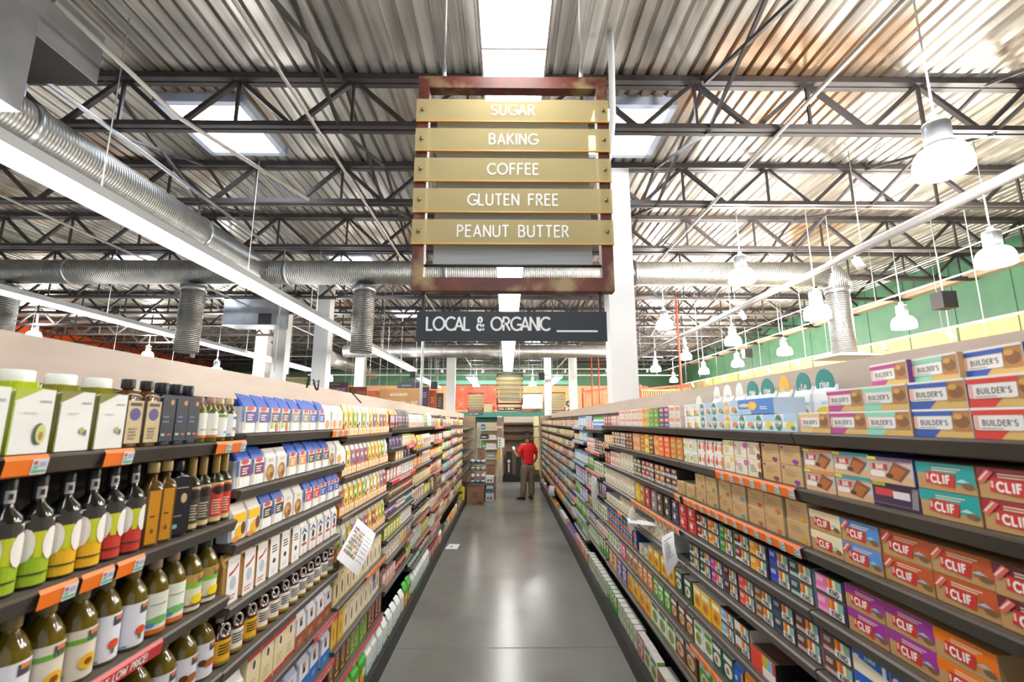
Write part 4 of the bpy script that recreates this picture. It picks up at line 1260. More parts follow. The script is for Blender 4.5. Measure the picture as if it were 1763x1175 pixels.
# cream boxes, cocoa boxes and bigger bags low on the baking side
for k_, c_, l_, b_, p_ in (('x_crm', '#e6d29c', 'cream cocoa box with pod picture', '#f2ead4', '#5a3026'), ('x_bei', '#e9dcb8', 'cream baking box with brown figure', '#f2ead4', '#7a4a34'), ('x_yel', '#efb81c', 'yellow baking box with blue edge', '#f2cf4a', '#b5702c'), ('x_cr2', '#ead9ac', 'cream box with red top and seal', '#f2ead4', '#8a3a2c')):
    art = [(E(.5, .42, .22, .34, 14), b_), (E(.5, .42, .12, .24, 12), p_), (lines(.2, .86, .8, .94, 1, 3), '#9a7a52')]
    if k_ == 'x_cr2':
        art = [(rect(0, .86, 1, 1), '#c83a3c'), (rect(0, 0, 1, .1), '#c83a3c'), (E(.5, .7, .2, .16, 14), '#efe8da'), (E(.5, .7, .11, .1, 12), '#6a3a2c'), (lines(.2, .2, .8, .45, 3, 4), '#c9b07c')]
    if k_ == 'x_yel':
        art.append((rect(0, 0, .07, 1), '#2a84c0'))
    carton(k_, 'baking_box', l_, .11, .19, .07, c_, art, c_)
for k_, c_, l_ in (('x_grn', '#5c9c34', 'green chocolate box'), ('x_mar', '#6a1c30', 'maroon chocolate box'), ('x_brn', '#6a4022', 'brown chocolate box')):
    carton(k_, 'chocolate_box', l_ + ' with yellow script', .1, .19, .06, c_, [(rect(.2, .12, .8, .18), '#f0cc2c'), (E(.5, .55, .22, .3, 12), '#c8b07a'), (E(.5, .55, .12, .2, 10), '#8a4a3a')], c_)
bag('w_bro', 'sugar_bag', 'white over brown sugar bag', .12, .19, .07, '#e8e4e8', [(rect(0, 0, 1, .46), '#a2552a'), (rect(.38, .68, .62, .98), '#3f3f44'), (rect(.42, .86, .58, .98), '#e0a02c'), (lines(.2, .1, .8, .3, 2, 3), '#d8a888')], '#d8d0d0', '#e8e4ec')
bag('w_blu', 'sugar_bag', 'white over blue sugar bag', .13, .2, .07, '#e9e8ee', [(rect(0, 0, 1, .44), '#1f72c4'), (rect(.38, .62, .62, .94), '#3f3f44'), (rect(.42, .8, .58, .94), '#e0a02c'), (lines(.25, .14, .75, .3, 2, 3), '#a8c8ec')], '#c9cbe0', '#d8d8e8')
bag('w_lil', 'sugar_bag', 'white and lilac sugar bag', .13, .19, .07, '#dfe0ee', [(rect(.36, .56, .62, .9), '#3f3f44'), (rect(.4, .76, .58, .9), '#e0b02c'), (rect(0, 0, 1, .2), '#5a3a3c')], '#a8acd8', '#c8cae6')
bag('w_grn', 'chip_bag', 'green and orange crinkled bag', .15, .2, .07, '#3fae3a', [([[(0, 0), (.7, 0), (.4, .6), (0, .5)]], '#f0a01c'), (E(.6, .5, .24, .2, 10), '#e8e0c8')], '#e08a1c', '#58c04a')
bag('w_wht', 'chip_bag', 'white bag with teal-edged panel', .14, .18, .07, '#e6eae4', [(rect(0, 0, 1, .14), '#8cc4b0'), (E(.3, .34, .06, .06, 8), '#26221f'), (E(.5, .36, .06, .06, 8), '#26221f'), (E(.7, .38, .06, .06, 8), '#26221f'), (lines(.2, .6, .8, .85, 3, 3), '#c8ccc0')], '#dfe4dc', '#e6eae4')
bag('d_blk', 'chocolate_pouch', 'dark chocolate pouch with pale panel', .105, .17, .06, '#3a3034', [(rect(.12, .5, .88, .95), '#b8a8b4'), (rect(.12, .2, .88, .34), '#8a5a3c'), (E(.5, .68, .2, .12, 8), '#5a2430')], '#2a2426', '#3a3034')
bag('d_mar', 'chocolate_pouch', 'maroon chocolate pouch with grey panel', .105, .17, .06, '#5a2030', [(rect(.12, .45, .88, .95), '#b9b0c4'), (rect(.2, .12, .8, .2), '#d8a05a')], '#9a2a3c', '#c89a52')
carton('q_nav', 'baking_chip_box', 'navy box with cocoa picture', .13, .1, .08, '#2f2a52', [(E(.65, .5, .24, .3, 12), '#8a5a7a'), (rect(.08, .6, .4, .8), '#b8b0cc')], '#23204a')
carton('q_grn', 'baking_chip_box', 'cream box with green band', .1, .11, .07, '#e0d8b8', [(rect(0, .84, 1, 1), '#9cb83a'), (rect(.25, .1, .45, .3), '#c8342c'), (lines(.2, .5, .8, .75, 3, 2), '#8a6a5a')], '#d8d0b0')
for k_, c_, l_, b_ in (('t_wht', '#e9e6de', 'white', '#b8a89a'), ('t_tan', '#d8b478', 'tan', '#f0e2c0'), ('t_or', '#e08a34', 'orange', '#f2dcb4'), ('t_yg', '#b8bc4a', 'olive', '#ece8c0'), ('t_red', '#b8483c', 'red', '#e8d4c4'), ('t_pnk', '#d8a8a0', 'pink', '#f0e4dc'), ('t_slt', '#7a8a94', 'slate', '#e0e4e6'), ('t_prp', '#7a5a9a', 'violet', '#e2d8ea'), ('t_tea', '#3f9a8c', 'teal', '#e0efe8'), ('t_brn', '#8a6244', 'brown', '#e4d4bc')):
    nm_ = {'t_wht': 'mix_carton', 't_pnk': 'mix_carton', 't_tan': 'grocery_carton', 't_tea': 'grocery_carton', 't_or': 'shelf_carton', 't_slt': 'shelf_carton', 't_brn': 'stock_carton', 't_yg': 'stock_carton'}.get(k_, 'small_carton')  # generic filler cartons, contents unknown; names only split them by colour
    carton(k_, nm_, '%s %s with label' % (l_, nm_.replace('_', ' ')), .095, .1, .07, c_, [(rect(.12, .3, .88, .9), b_), (E(.5, .6, .2, .16, 10), c_), (lines(.2, .08, .8, .22, 2, 3), b_)], c_)
    carton(k_ + 'c', 'cracker_box', '%s cracker box with label' % l_, .11, .125, .06, c_, [(rect(.1, .55, .9, .92), b_), (E(.5, .3, .3, .2, 10), '#d8a860'), (lines(.2, .62, .8, .86, 2, 3), c_)], c_)
    bottle(k_ + 'j', 'spice_jar', 'small jar with %s label' % l_, .027, .115, '#5a4030', '#2a2624', [(.95, 0), (1, .03), (1, .76), (.9, .82)], (.12, .7, c_, [(rect(0, .4, 1, .7), b_)]), .82, 170, capr=.92)
    bottle(k_ + 'b', 'extract_bottle', 'dark bottle with %s label' % l_, .028, .15, '#231c16', '#17140f', PR_SM, (.1, .6, b_, [(rect(0, .6, 1, .95), c_)]), .84, 170, capr=.5)
bottle('can_g', 'drink_bottle', 'light-blue bottle with green cap', .034, .15, '#a8c8e6', '#5fb32c', [(.95, 0), (1, .02), (1, .72), (.8, .8), (.6, .82)], (.2, .62, '#5f9ad6', [(rect(.2, .3, .8, .7), '#e8f0f8')]), .80, 170, capr=.75)
carton('lbx', 'water_carton', 'tall white and blue carton', .12, .158, .09, '#e4ebf2', [(rect(0, .8, 1, 1), '#3f86cc'), (E(.6, .5, .2, .2, 10), '#b8d4ec'), (rect(0, 0, 1, .12), '#1f8ab0'), (E(.5, .2, .14, .06, 8), '#d8d84a')], '#c8d8e8')
carton('lvx', 'water_carton', 'wide white carton with violet lines', .2, .15, .1, '#e2e2f0', [(rect(.06, .7, .94, .82), '#8a8ac8'), (lines(.1, .2, .9, .6, 5, 3), '#b0aed8'), (rect(.9, 0, 1, 1), '#4a3f88')], '#5a4f9a')
carton('crb', 'diet_bar_box', 'cream box with small brown marks', .1, .08, .13, '#ece6cc', [(E(.75, .45, .09, .22, 8), '#4a2f24'), (lines(.1, .6, .6, .85, 2, 3), '#c8bf9c'), (E(.3, .25, .12, .08, 8), '#b85a44')], '#dfe4dc', '#d8e0dc')
carton('blo', 'wafer_box', 'blue and orange wafer box', .11, .085, .12, '#1f4696', [(rect(0, 0, 1, .4), '#e0702c'), (E(.5, .46, .3, .18, 10), '#58b0d8'), (rect(.1, .74, .9, .86), '#e4e8f0')], '#23407e', '#e6e6ea')
carton('grs', 'tea_pack', 'green tall tea pack', .1, .17, .08, '#5fae3c', [(rect(.1, .4, .9, .9), '#e9f0dc'), (E(.5, .6, .2, .12, 8), '#d85a3a'), (rect(0, 0, 1, .12), '#2c7a3a')], '#2f8a3c', '#e8ece4')
carton('wg', 'tea_pack', 'white and green tall tea pack', .1, .17, .08, '#eceadf', [(rect(.78, 0, 1, 1), '#5fae4a'), (E(.42, .5, .22, .2, 10), '#8ac06a'), (lines(.1, .76, .7, .9, 2, 3), '#6a8a5a')], '#e4e2d8', '#f2f0ea')
carton('krb', 'shipping_tray', 'kraft carton with violet mark', .17, .14, .1, '#a5764a', [(E(.2, .4, .12, .2, 8), '#7a5aa8'), (lines(.4, .4, .8, .7, 3, 2), '#8a5f3a')], '#96683e', '#e8e4da')


# ---------------------------------------------------------------- stocking the bays
W4 = .95 - NEAR_L[0]
run(-1, 0, 0, [('j_avo', 2), ('j_gra', 2), ('b_plum', 2), ('b_blue', 3), ('b_wor', 2), ('b_wgr', 1), ('b_wnu', 4)], W4 - .02)
run(-1, 0, 1, [('o_blue', 1), ('o_gre', 2), ('o_yel', 2), ('o_red', 2), ('o_amb', 2), ('o_sqb', 1), ('o_arb', 2), ('o_arr', 2)], W4 + .02, BAY)
run(-1, 0, 2, [('c_can', 2), ('c_sun', 2), ('c_pop', 2), ('c_ora', 2), ('c_lem', 3)], W4 + .06)
run(-1, 0, 3, [('c_pla', 4), ('c_alm', 3)], W4 + .24)
run(-1, 0, 4, [('c_pla', 4)], BAY - .42)
run(-1, 1, 0, [('f_pur', 2), ('f_alm', 2), ('f_gry', 2), ('f_nav', 2), ('f_pink', 3)])
run(-1, 1, 1, [('f_wine', 2), ('f_gra', 2), ('f_ora', 2), ('f_bro', 3), ('f_gra', 1), ('f_pink', 1)])
run(-1, 1, 2, [('f_yel', 2), ('f_dk', 2), ('f_gra', 2), ('f_red', 2), ('f_nav', 3)])
run(-1, 1, 3, [('f_scr', 3), ('f_blk', 3), ('f_usa', 5)])
run(-1, 1, 4, [('s_yel', 1), ('s_wht', 1), ('s_yel', 1), ('s_wht', 9)])
run(-1, 1, 5, [('f_pink', 2), ('x_cr2', 4), ('w_bro', 4)])
run(-1, 1, 6, [('w_grn', 2), ('w_lil', 3), ('w_blu', 3)])
run(-1, 1, 7, [('w_lil', 4), ('w_wht', 3)], .3)
GP = ['g_yel', 'g_lil', 'g_wht', 'g_yel', 'g_red', 'g_yel', 'g_lim']
for s in range(4):
    st = .0 if s == 0 else 0
    run(-1, 2, s, [('tray', 4)], 0, BAY, jig=0)
    near = NEAR_L[2]
    for i in range(12):
        put(GP[(i * 3 + s * 2 + (i // 4)) % 7], -1, 2, s, near + .056 + i * .1005, dz=.004, inset=.012)
run(-1, 2, 4, [('x_crm', 6), ('x_bei', 5)])
run(-1, 2, 5, [('x_yel', 2), ('x_bei', 6), ('f_nav', 1), ('x_crm', 2)])
run(-1, 2, 6, [('x_brn', 4), ('x_grn', 4), ('x_mar', 4)])
run(-1, 2, 7, [('x_mar', 2), ('w_grn', 3), ('w_wht', 3)])
run(-1, 3, 0, [('d_mar', 3), ('d_blk', 5), ('f_pink', 3)])
run(-1, 3, 1, [('q_nav', 4), ('q_grn', 4), ('t_or', 2)])
run(-1, 3, 2, [('t_tan', 3), ('q_nav', 2)], .3)
run(-1, 3, 3, [('t_pnk', 5), ('t_wht', 5)])
run(-1, 3, 4, [('t_brnj', 10), ('t_redj', 8)])
run(-1, 3, 5, [('t_prpj', 6), ('t_whtj', 5), ('t_teaj', 5)])
run(-1, 3, 6, [('t_yg', 6), ('t_wht', 5)])
run(-1, 3, 7, [('t_whtc', 5), ('t_tanc', 3), ('t_sltc', 2)])
run(-1, 3, 8, [('t_pnkc', 4), ('t_redj', 8), ('t_yg', 2)])
run(-1, 3, 9, [('w_wht', 5), ('w_grn', 2)])
PJ = ['t_tan', 't_wht', 't_or', 't_yg', 't_pnk', 't_brn', 't_red', 't_slt', 't_tea', 't_prp']


def rrun(side, b, s, pool, stack=1):
    spec, tot = [], 0
    while tot < BAY - .1:
        key = rnd.choice(pool)
        n = rnd.randint(2, 5)
        spec.append((key, n, stack))
        tot += TYPES[key]['w'] * n
    run(side, b, s, spec)


run(-1, 4, 0, [('f_pink', 5), ('pu_grn', 2), ('w_wht', 2)])
run(-1, 4, 1, [('pu_yel', 4), ('pu_wht', 4)])
run(-1, 4, 2, [('t_or', 5), ('pu_wht', 4)])
run(-1, 4, 3, [('t_tan', 12)])
run(-1, 4, 4, [('pu_wht', 5), ('t_yg', 3)])
run(-1, 4, 5, [('t_whtb', 9), ('t_tanb', 9)])
run(-1, 4, 6, [('w_wht', 4), ('t_grnc' if 't_grnc' in TYPES else 't_ygc', 4)])
run(-1, 4, 7, [('t_teab', 8), ('t_whtb', 9)])
run(-1, 4, 8, [('w_wht', 8)])
for b in range(5, 9):
    for s in range(len(Z_L[b])):
        hs = [Z_L[b][i] for i in range(len(Z_L[b]))]
        gap = 1 if s == 0 else hs[s - 1] - hs[s]
        pool = [k + 'c' for k in PJ[:8]] + ['pu_tan', 'pu_wht', 'pu_blk', 'pu_mar', 'd_blk'] if gap > .225 else PJ + ['t_brn', 't_tan', 't_yg', 't_or'] + [k + 'b' for k in ('t_tan', 't_red', 't_wht', 't_tea')] * (gap > .2)
        rrun(-1, b, s, pool)
# snack side; near end first
N0 = .93 - NEAR_R[0]
run(1, 0, 0, [('bu_red', 1, 2), ('bu_red', 1, 2), ('bu_blue', 1, 2), ('bu_mint', 1, 2), ('bu_mag', 1, 2), ('bu_tan', 1, 1)], BAY - 6 * .168 - .01, fit=False)
run(1, 0, 1, [('cl_red', 1, 2), ('cl_teal', 1, 2), ('mo_dark', 1, 1), ('mo_teal', 1, 2), ('mo_or', 1, 2)], BAY - 5 * .168, fit=False)
put('mo_pur', 1, 0, 1, NEAR_R[0] + BAY - 5 * .168 + .006 + .166 * 2 + .083, 1, 1, .0708)
run(1, 0, 2, [('cl_dark', 2, 2), ('cl_orange', 2, 2), ('cl_blue', 1, 2), ('cl_cream', 1, 2)], BAY - 6 * .168, fit=False)
run(1, 0, 3, [('cl_or2', 1, 2), ('cl_purple', 2, 2), ('k_pin', 1, 2)], BAY - .655, fit=False)
run(1, 0, 4, [('lu_pk', 2, 2), ('lu_cr', 1, 2), ('k_cho', 1, 2)], BAY - .625, fit=False)
run(1, 0, 5, [('k_bk', 3, 2)], BAY - .5)
run(1, 1, 0, [('ri_lem', 2, 1), ('ri_teal', 1, 1), ('ri_ora', 1, 2), ('ri_teal', 2, 2), ('yog', 3, 2)])
put('ri_cake', 1, 1, 0, NEAR_R[1] + .30, 1, 1, .0735)
for i, k_ in enumerate(('le_sea', 'le_teal', 'le_ora', 'le_teal', 'le_teal', 'le_wht', 'le_wht', 'le_wht')):
    put(k_, 1, 1, 0, NEAR_R[1] + .12 + i * .145, 1, 1, .045, .2, tilt=rnd.uniform(-.1, .1))
run(1, 1, 1, [('h_pur', 1, 2), ('h_bur', 1, 2), ('cr_bro', 1, 2), ('cr_pin', 1, 2), ('cr_yel', 1, 2), ('yog2', 3, 2), ('yog3', 2, 2)])
run(1, 1, 2, [('h_yel', 1, 2), ('h_org', 1, 2), ('h_red', 1, 2), ('h_blu', 1, 2), ('h_bro', 1, 2), ('h_tea', 1, 2), ('h_bro', 1, 2), ('h_gre', 1, 1)])
run(1, 1, 3, [('k_tea', 1, 2), ('k_blu', 1, 2), ('k_amb', 1, 2), ('k_mar', 1, 2), ('k_gr', 1, 2), ('k_or', 1, 2), ('k_mar', 1, 2), ('fi_crm', 1, 2)])
run(1, 1, 4, [('k_cho', 1, 2), ('k_nav', 1, 2), ('k_bro', 1, 2), ('k_red', 1, 2), ('k_bk', 1, 2), ('k_mag', 1, 2), ('k_dg', 2, 2)])
run(1, 1, 5, [('k_end', 1, 1), (None, .12), ('k_end', 1, 1), ('k_wb', 1, 2), ('k_lb', 1, 2), ('ce_yels', 3, 1)], fit=False)
run(1, 1, 6, [('tin_gre', 1), ('tin_bro', 1), ('tin_tea', 1), ('tin_or', 2), ('tin_blue', 1), ('ce_dkgs', 2), ('ce_whts', 2)])
run(1, 1, 7, [('pu_mar', 2), ('pu_cr', 3), ('ce_grn', 4)])
run(1, 1, 8, [('krb', 2), ('pu_tan', 3), ('ce_lav', 2)])
run(1, 2, 0, [('co_wht', 2, 2), ('co_pur', 2, 2), ('co_grn', 2, 2), ('co_lim', 1, 2), ('co_amb', 1, 2), ('co_wht', 3, 2)])
for i, k_ in enumerate(('le_wht', 'ce_grns', 'ce_ors', 'pu_wht')):
    put(k_, 1, 2, 0, NEAR_R[2] + .2 + i * .2, 1, 1, .0, .2)
run(1, 2, 1, [('co_ochre', 2, 2), ('co_or', 2, 2), ('co_amb', 1, 2), ('co_blk', 1, 2), ('co_yel', 1, 2), ('co_bro', 1, 2), ('co_tan', 2, 2)])
run(1, 2, 2, [('h_gre', 1, 1), ('la_mar', 2, 2), ('la_or', 2, 2), ('la_mix', 1, 2), ('la_red', 2, 2), ('la_grn', 2, 2)])
run(1, 2, 3, [('fi_crm', 1, 2), ('fi_nav', 1, 2), ('fi_blk', 1, 2), ('fi_bro', 1, 2), ('fi_gry', 1, 2), ('fi_red', 1, 2), ('fi_gol', 1, 2), ('fi_yel', 1, 2)])
run(1, 2, 4, [('crb', 4, 2), ('crb', 5, 1)], .25)
run(1, 2, 5, [('ce_dkgs', 2), ('ce_yels', 4), ('crb', 2, 1)])
run(1, 2, 6, [('ce_brns', 3), ('ce_grns', 3), ('ce_ors', 3)])
run(1, 2, 7, [('ce_brn', 2), ('ce_wht', 3), ('ce_yel', 2)])
run(1, 2, 8, [('krb', 4), ('ce_wht', 2), ('ce_pnk', 1)])
run(1, 3, 0, [('co_wht', 4, 2), ('t_pnk', 3, 1), ('t_red', 4, 1)])
run(1, 3, 1, [('co_blk', 2, 2), ('la_mix', 3, 2), ('la_or', 2, 2), ('t_tan', 4, 1)])
run(1, 3, 2, [('crb', 4, 2), ('yog2', 4, 2), ('t_redc', 2, 1)])
run(1, 3, 3, [('crb', 11, 2)])
run(1, 3, 4, [('crb', 5, 2), ('crb', 6, 1)])
run(1, 3, 5, [('blo', 10, 2)])
run(1, 3, 6, [('ce_tans', 3), ('ce_pnks', 2), ('ce_whts', 4)])
run(1, 3, 7, [('ce_yel', 2), ('ce_lav', 2), ('ce_or', 2)])
run(1, 3, 8, [('wg', 6), ('grs', 4)])
run(1, 4, 0, [('can_g', 9), ('t_pnk', 5)])
run(1, 4, 1, [('la_mar', 5, 2), ('yog2', 5, 2)])
run(1, 4, 2, [('ce_whts', 5), ('grs', 4)])
run(1, 4, 3, [('t_prpc', 3), ('t_teac', 3), ('ce_whts', 3)])
run(1, 4, 4, [('ce_whts', 6), ('t_brnc', 3)])
run(1, 4, 5, [('yog2', 6, 1), ('t_slt', 5, 1)])
run(1, 4, 6, [('grs', 4), ('wg', 6)])
run(1, 4, 7, [('wg', 9)])
run(1, 5, 0, [('lbx', 5), ('t_wht', 4)])
run(1, 5, 1, [('lbx', 5), ('t_yg', 5)])
run(1, 5, 2, [('lbx', 8)])
run(1, 5, 3, [('lvx', 5)])
run(1, 5, 4, [('lvx', 3), ('grs', 4)])
run(1, 5, 5, [('grs', 10)])
run(1, 5, 6, [('wg', 5), ('grs', 5)])
run(1, 5, 7, [('ce_ors', 5), ('ce_pnks', 3)])
for b in range(6, 12):
    for s in range(10):
        rrun(1, b, s, ['t_wht', 't_tan', 't_brn', 't_or', 't_pnk', 't_red', 't_yg'] if s < 4 else ['t_tan', 't_or', 't_prp', 't_red', 't_brn', 't_slt', 't_wht', 't_tea'])
# boxes perched on the top stacks
finish_labels()
for i, (k_, s_) in enumerate((('bu_blue', 1.95), ('bu_mint', 2.9), ('bu_mag', 3.85))):
    Y = NEAR_R[0] + BAY - 6 * .168 - .01 + .006 + .166 * s_
    r = put(k_, 1, 0, 0, Y, 0, 1, .151, .075, tilt=-.12)
    tag(r, 'lone %s lying tilted atop the top shelf stacks' % TYPES[k_]['look'], 'box', 'loose boxes on the top snack shelf')


# ---------------------------------------------------------------- price tags and strips on the rails
m_tag_o = mat('#f47a1e', .45)
m_tag_w = mat('#dfe6ea', .45)
tg, tc = MB(), MB()
PRF = [(-.008, .002), (-.0135, -.008), (-.0085, -.0415), (.0, -.0455)]
tg.grid([[(x, y, z) for y, z in PRF] for x in (-.048, .048)], m_tag_o, False)
tc.grid([[(x, y - .0012, z) for y, z in PRF[1:3]] for x in (.010, .046)], m_tag_w, False)
for (x0, x1, z0, z1, c) in ((.013, .022, -.02, -.012, '#d8564a'), (.026, .042, -.026, -.014, '#a9b4cc'), (.012, .044, -.038, -.032, '#6fae8c'), (.014, .024, -.03, -.022, '#7fbf9a')):
    f = lambda z: -.0135 + (z + .008) / (-.0335) * .005 - .0018
    tc.face([(x0, f(z0), z0), (x1, f(z0), z0), (x1, f(z1), z1), (x0, f(z1), z1)], mat(c, .5))
tg, tc = tg.mesh('price_tag'), tc.mesh('price_card')
shn = ['top', 'second', 'third', 'fourth', 'fifth', 'sixth', 'seventh', 'eighth', 'ninth', 'tenth']


def rail_at(side, b, s, Y):
    return (side * (XL if side < 0 else XR), Y, (Z_L if side < 0 else Z_R)[b][s])


def tags(side, b, s, y0, n, step=.097):
    for i in range(n):
        o = obj('price_tag', tg, None, rail_at(side, b, s, y0 + step * (i + .5)), (0, 0, math.pi / 2 if side < 0 else -math.pi / 2))
        obj('price_card', tc, o)
        nm = 'baking' if side < 0 else 'snack'
        tag(o, 'orange price tag with white card, %s along, %s rail, %s %s bay' % (ORD[i], shn[s], ORD[b], nm), 'price tag', 'orange tags on the %s rail, %s %s bay' % (shn[s], ORD[b], nm))


tags(1, 1, 1, 1.815, 7)
tags(1, 1, 2, 1.815, 12)
tags(1, 2, 2, 3.035, 1)
tags(1, 2, 3, 3.08, 12)
tags(1, 1, 6, 2.24, 8)
tags(1, 1, 7, 2.43, 6)
tags(-1, 0, 0, 1.012, 1)
tags(-1, 0, 0, 1.26, 1)
tags(-1, 0, 0, 1.735, 2)
tags(-1, 0, 1, 1.135, 3, .107)
tags(-1, 1, 0, 2.87, 3)
tags(-1, 2, 4, 3.75, 6)
tags(1, 3, 1, 5.28, 2)
tags(1, 3, 4, 4.6, 2)
SEEN = {}
for o in list(scene.objects):                                        # two separate runs share the first baking rail
    if o.get('category') == 'price tag':
        k = o['label']
        SEEN[k] = SEEN.get(k, 0) + 1
        if SEEN[k] > 1:
            o['label'] = k.replace('orange price tag with white card,', 'orange price tag with white card, run %s,' % ('two', 'three')[SEEN[k] - 2])


def strip(side, b, s, y0, y1, col, label, text=None):
    mb = MB()
    L = y1 - y0
    mt = mat(col, .35)
    mb.grid([[(x, y, z) for y, z in PRF] for x in (-L / 2, L / 2)], mt, False)
    if text:
        for p in text_polys(text, 0, -.033, .019, .0038):
            mb.face([(x, -.0135 + (z + .008) / (-.0335) * .005 - .0006 - (len(mb.f) % 9) * .00004, z) for x, z in p], mat(WH, .5))
    o = obj('price_strip', mb, None, rail_at(side, b, s, (y0 + y1) / 2), (0, 0, math.pi / 2 if side < 0 else -math.pi / 2))
    return tag(o, label, 'shelf strip')


ELP = 'EVERYDAY LOW PRICE!'
RD, PK = '#cf3a3e', '#dd6a5c'
strip(-1, 0, 2, 1.21, 1.57, RD, 'red lettered strip on the rail under the cooking oils', ELP)
strip(-1, 1, 5, 2.79, 3.15, RD, 'red lettered strip on the sixth rail, second baking bay', ELP)
strip(-1, 1, 6, 2.79, 3.15, RD, 'red lettered strip on the seventh rail, second baking bay', ELP)
strip(-1, 2, 6, 3.25, 4.3, RD, 'long red lettered strip under the chocolate boxes', ELP + '  ' + ELP)
strip(-1, 3, 3, 4.42, 5.56, RD, 'long red strip on the fourth rail, fourth baking bay', ELP + '  ' + ELP)
strip(-1, 3, 1, 5.0, 5.5, RD, 'short red strip on the second rail, fourth baking bay', ELP)
for b, s, a_, c_ in ((5, 0, 6.9, 7.9), (5, 1, 6.9, 7.9), (5, 3, 6.9, 7.95), (5, 5, 6.9, 7.9), (6, 3, 8.3, 9.0), (6, 6, 8.1, 9.2), (4, 5, 5.7, 6.6), (4, 6, 5.7, 6.7), (5, 6, 6.9, 7.9), (3, 7, 5.2, 5.55)):
    strip(-1, b, s, a_, c_, PK, 'salmon red price strip on the %s rail, %s baking bay' % (shn[s], ORD[b]), ELP)
for b, s, a_, c_ in ((4, 1, 5.6, 6.6), (4, 2, 5.6, 6.65), (4, 3, 6.1, 6.65), (3, 1, 5.1, 5.24)):
    strip(1, b, s, a_, c_, PK, 'salmon price strip on the %s rail, %s snack bay' % (shn[s], ORD[b]), ELP)
for s in range(0, 7):
    strip(1, 5, s, 6.75, 7.85, '#a9c0da', 'pale blue strip along the %s rail, sixth snack bay' % shn[s])
strip(1, 4, 7, 5.6, 6.6, '#8fb0d4', 'pale blue strip along the bottom rail, fifth snack bay')


# ---------------------------------------------------------------- paper sheets clipped to the shelves
def sheet(name, corners, art, label, cat='paper sheet', base='#e8e9ec', bend=.02):
    """Bent sheet through four corners (top-left, top-right, bottom-right, bottom-left)."""
    a_, b_, c_, d_ = [Vector(q) for q in corners]
    nrm = (b_ - a_).cross(d_ - a_).normalized()

    def fn(u, v, l=0.0):
        p_ = (a_ * (1 - u) + b_ * u) * v + (d_ * (1 - u) + c_ * u) * (1 - v)
        return p_ + nrm * (bend * math.sin(math.pi * v) + l)
    if nrm.dot(cam.location - a_) < 0:
        nrm = -nrm
    mb = MB()
    mt = mat(base, .6)
    for s_ in (0, -.0008):
        mb.grid([[fn(i / 4, j / 8, s_) for i in range(5)] for j in range(9)], mt, True)
    for polys, cc in art:
        for p_ in polys:
            mb.face([fn(u, v, .0016) for u, v in p_], mat(cc, .6))
    return tag(obj(name, mb), label, cat)


r2 = random.Random(5)
art = []
cols = ['#8a6f58', '#b59a7c', '#6f7a4a', '#c9a04a', '#8a3f3a', '#5a5148', '#d8cbb4']
for i in range(7):
    v = .72 - i * .09
    art.append((rect(.08, v - .006, .60, v), '#4a4a4e'))
    for j in range(9):
        art.append((rect(.09 + j * .056, v, .135 + j * .056, v + r2.uniform(.045, .07)), r2.choice(cols)))
    art.append((rect(.66, v + .02, .93, v + .028), '#4a4a52'))
art += [(rect(.45, .9, .9, .91), '#c3c3c8'), (lines(.2, .84, .6, .87, 1, 2), '#b9b9c0')]
sheet('shelf_plan_sheet', [at(616, 893, 3.28), at(647, 920, 3.25), at(616, 993, 3.0), at(579, 962, 2.84)], art, 'tilted white shelf plan sheet poking out by the syrup jugs')
sheet('shelf_plan_sheet', [at(1139, 925, 3.08), at(1160, 914, 3.05), at(1168, 966, 2.94), at(1150, 994, 2.98)], [(rect(.15, .3, .8, .85), '#a9aaa6'), (lines(.2, .35, .75, .8, 7, 3), '#8c8d8a')], 'white curled plan sheet hanging before the striped nut bars', bend=.03)
sheet('shelf_plan_sheet', [at(1084, 877, 4.05), at(1090, 872, 3.9), at(1100, 893, 3.88), at(1085, 922, 3.98)], [], 'blank curled paper sheet hanging by the cream diet bars', base='#d8d3c8')
sheet('shelf_plan_sheet', [at(1079, 893, 4.0), at(1148, 906, 3.45), at(1140, 908, 3.4), at(1082, 901, 3.85)], [(lines(.1, .3, .4, .8, 2, 3), '#55555a')], 'white sheet lying flat on a half empty snack shelf')
sheet('shelf_plan_sheet', [at(1019, 818, 5.75), at(1028, 824, 5.6), at(1031, 845, 5.55), at(1022, 884, 5.65)], [], 'narrow curled sheet hanging past the cream diet bars', base='#c9c6c2')
sheet('shelf_plan_sheet', [at(747, 815, 6.75), at(753, 817, 6.6), at(753, 838, 6.6), at(749, 858, 6.7)], [], 'narrow curled sheet hanging on the fifth baking bay', base='#d0cfce')
sheet('shelf_plan_sheet', [at(946, 836, 11.8), at(955, 838, 10.5), at(956, 854, 10.4), at(946, 854, 11.7)], [], 'small white sheet clipped low on the distant snack shelves')
sheet('shelf_card', [at(1309, 805, 2.09), at(1330, 815, 1.99), at(1331, 830, 1.99), at(1309, 819, 2.09)], [(lines(.15, .2, .85, .8, 4, 2), '#b9bcc2')], 'small white card stuck out before the burgundy heart box', 'shelf card', bend=.004)
q = [on_z(774, 937, .003), on_z(792, 937.5, .003), on_z(787, 946, .003), on_z(766, 945.5, .003)]
sheet('floor_card', q, [(lines(.2, .25, .62, .75, 4, 2), '#4a4a4a')], 'white paper card lying on the concrete floor', 'paper card', '#f2f2f0', .0)

# loose black cables over the header
def cable(label, pts, r=.006):
    tag(obj('loose_cable', MB().tube(pts, r, mat('#1e1d20', .5), 6)), label, 'cable')


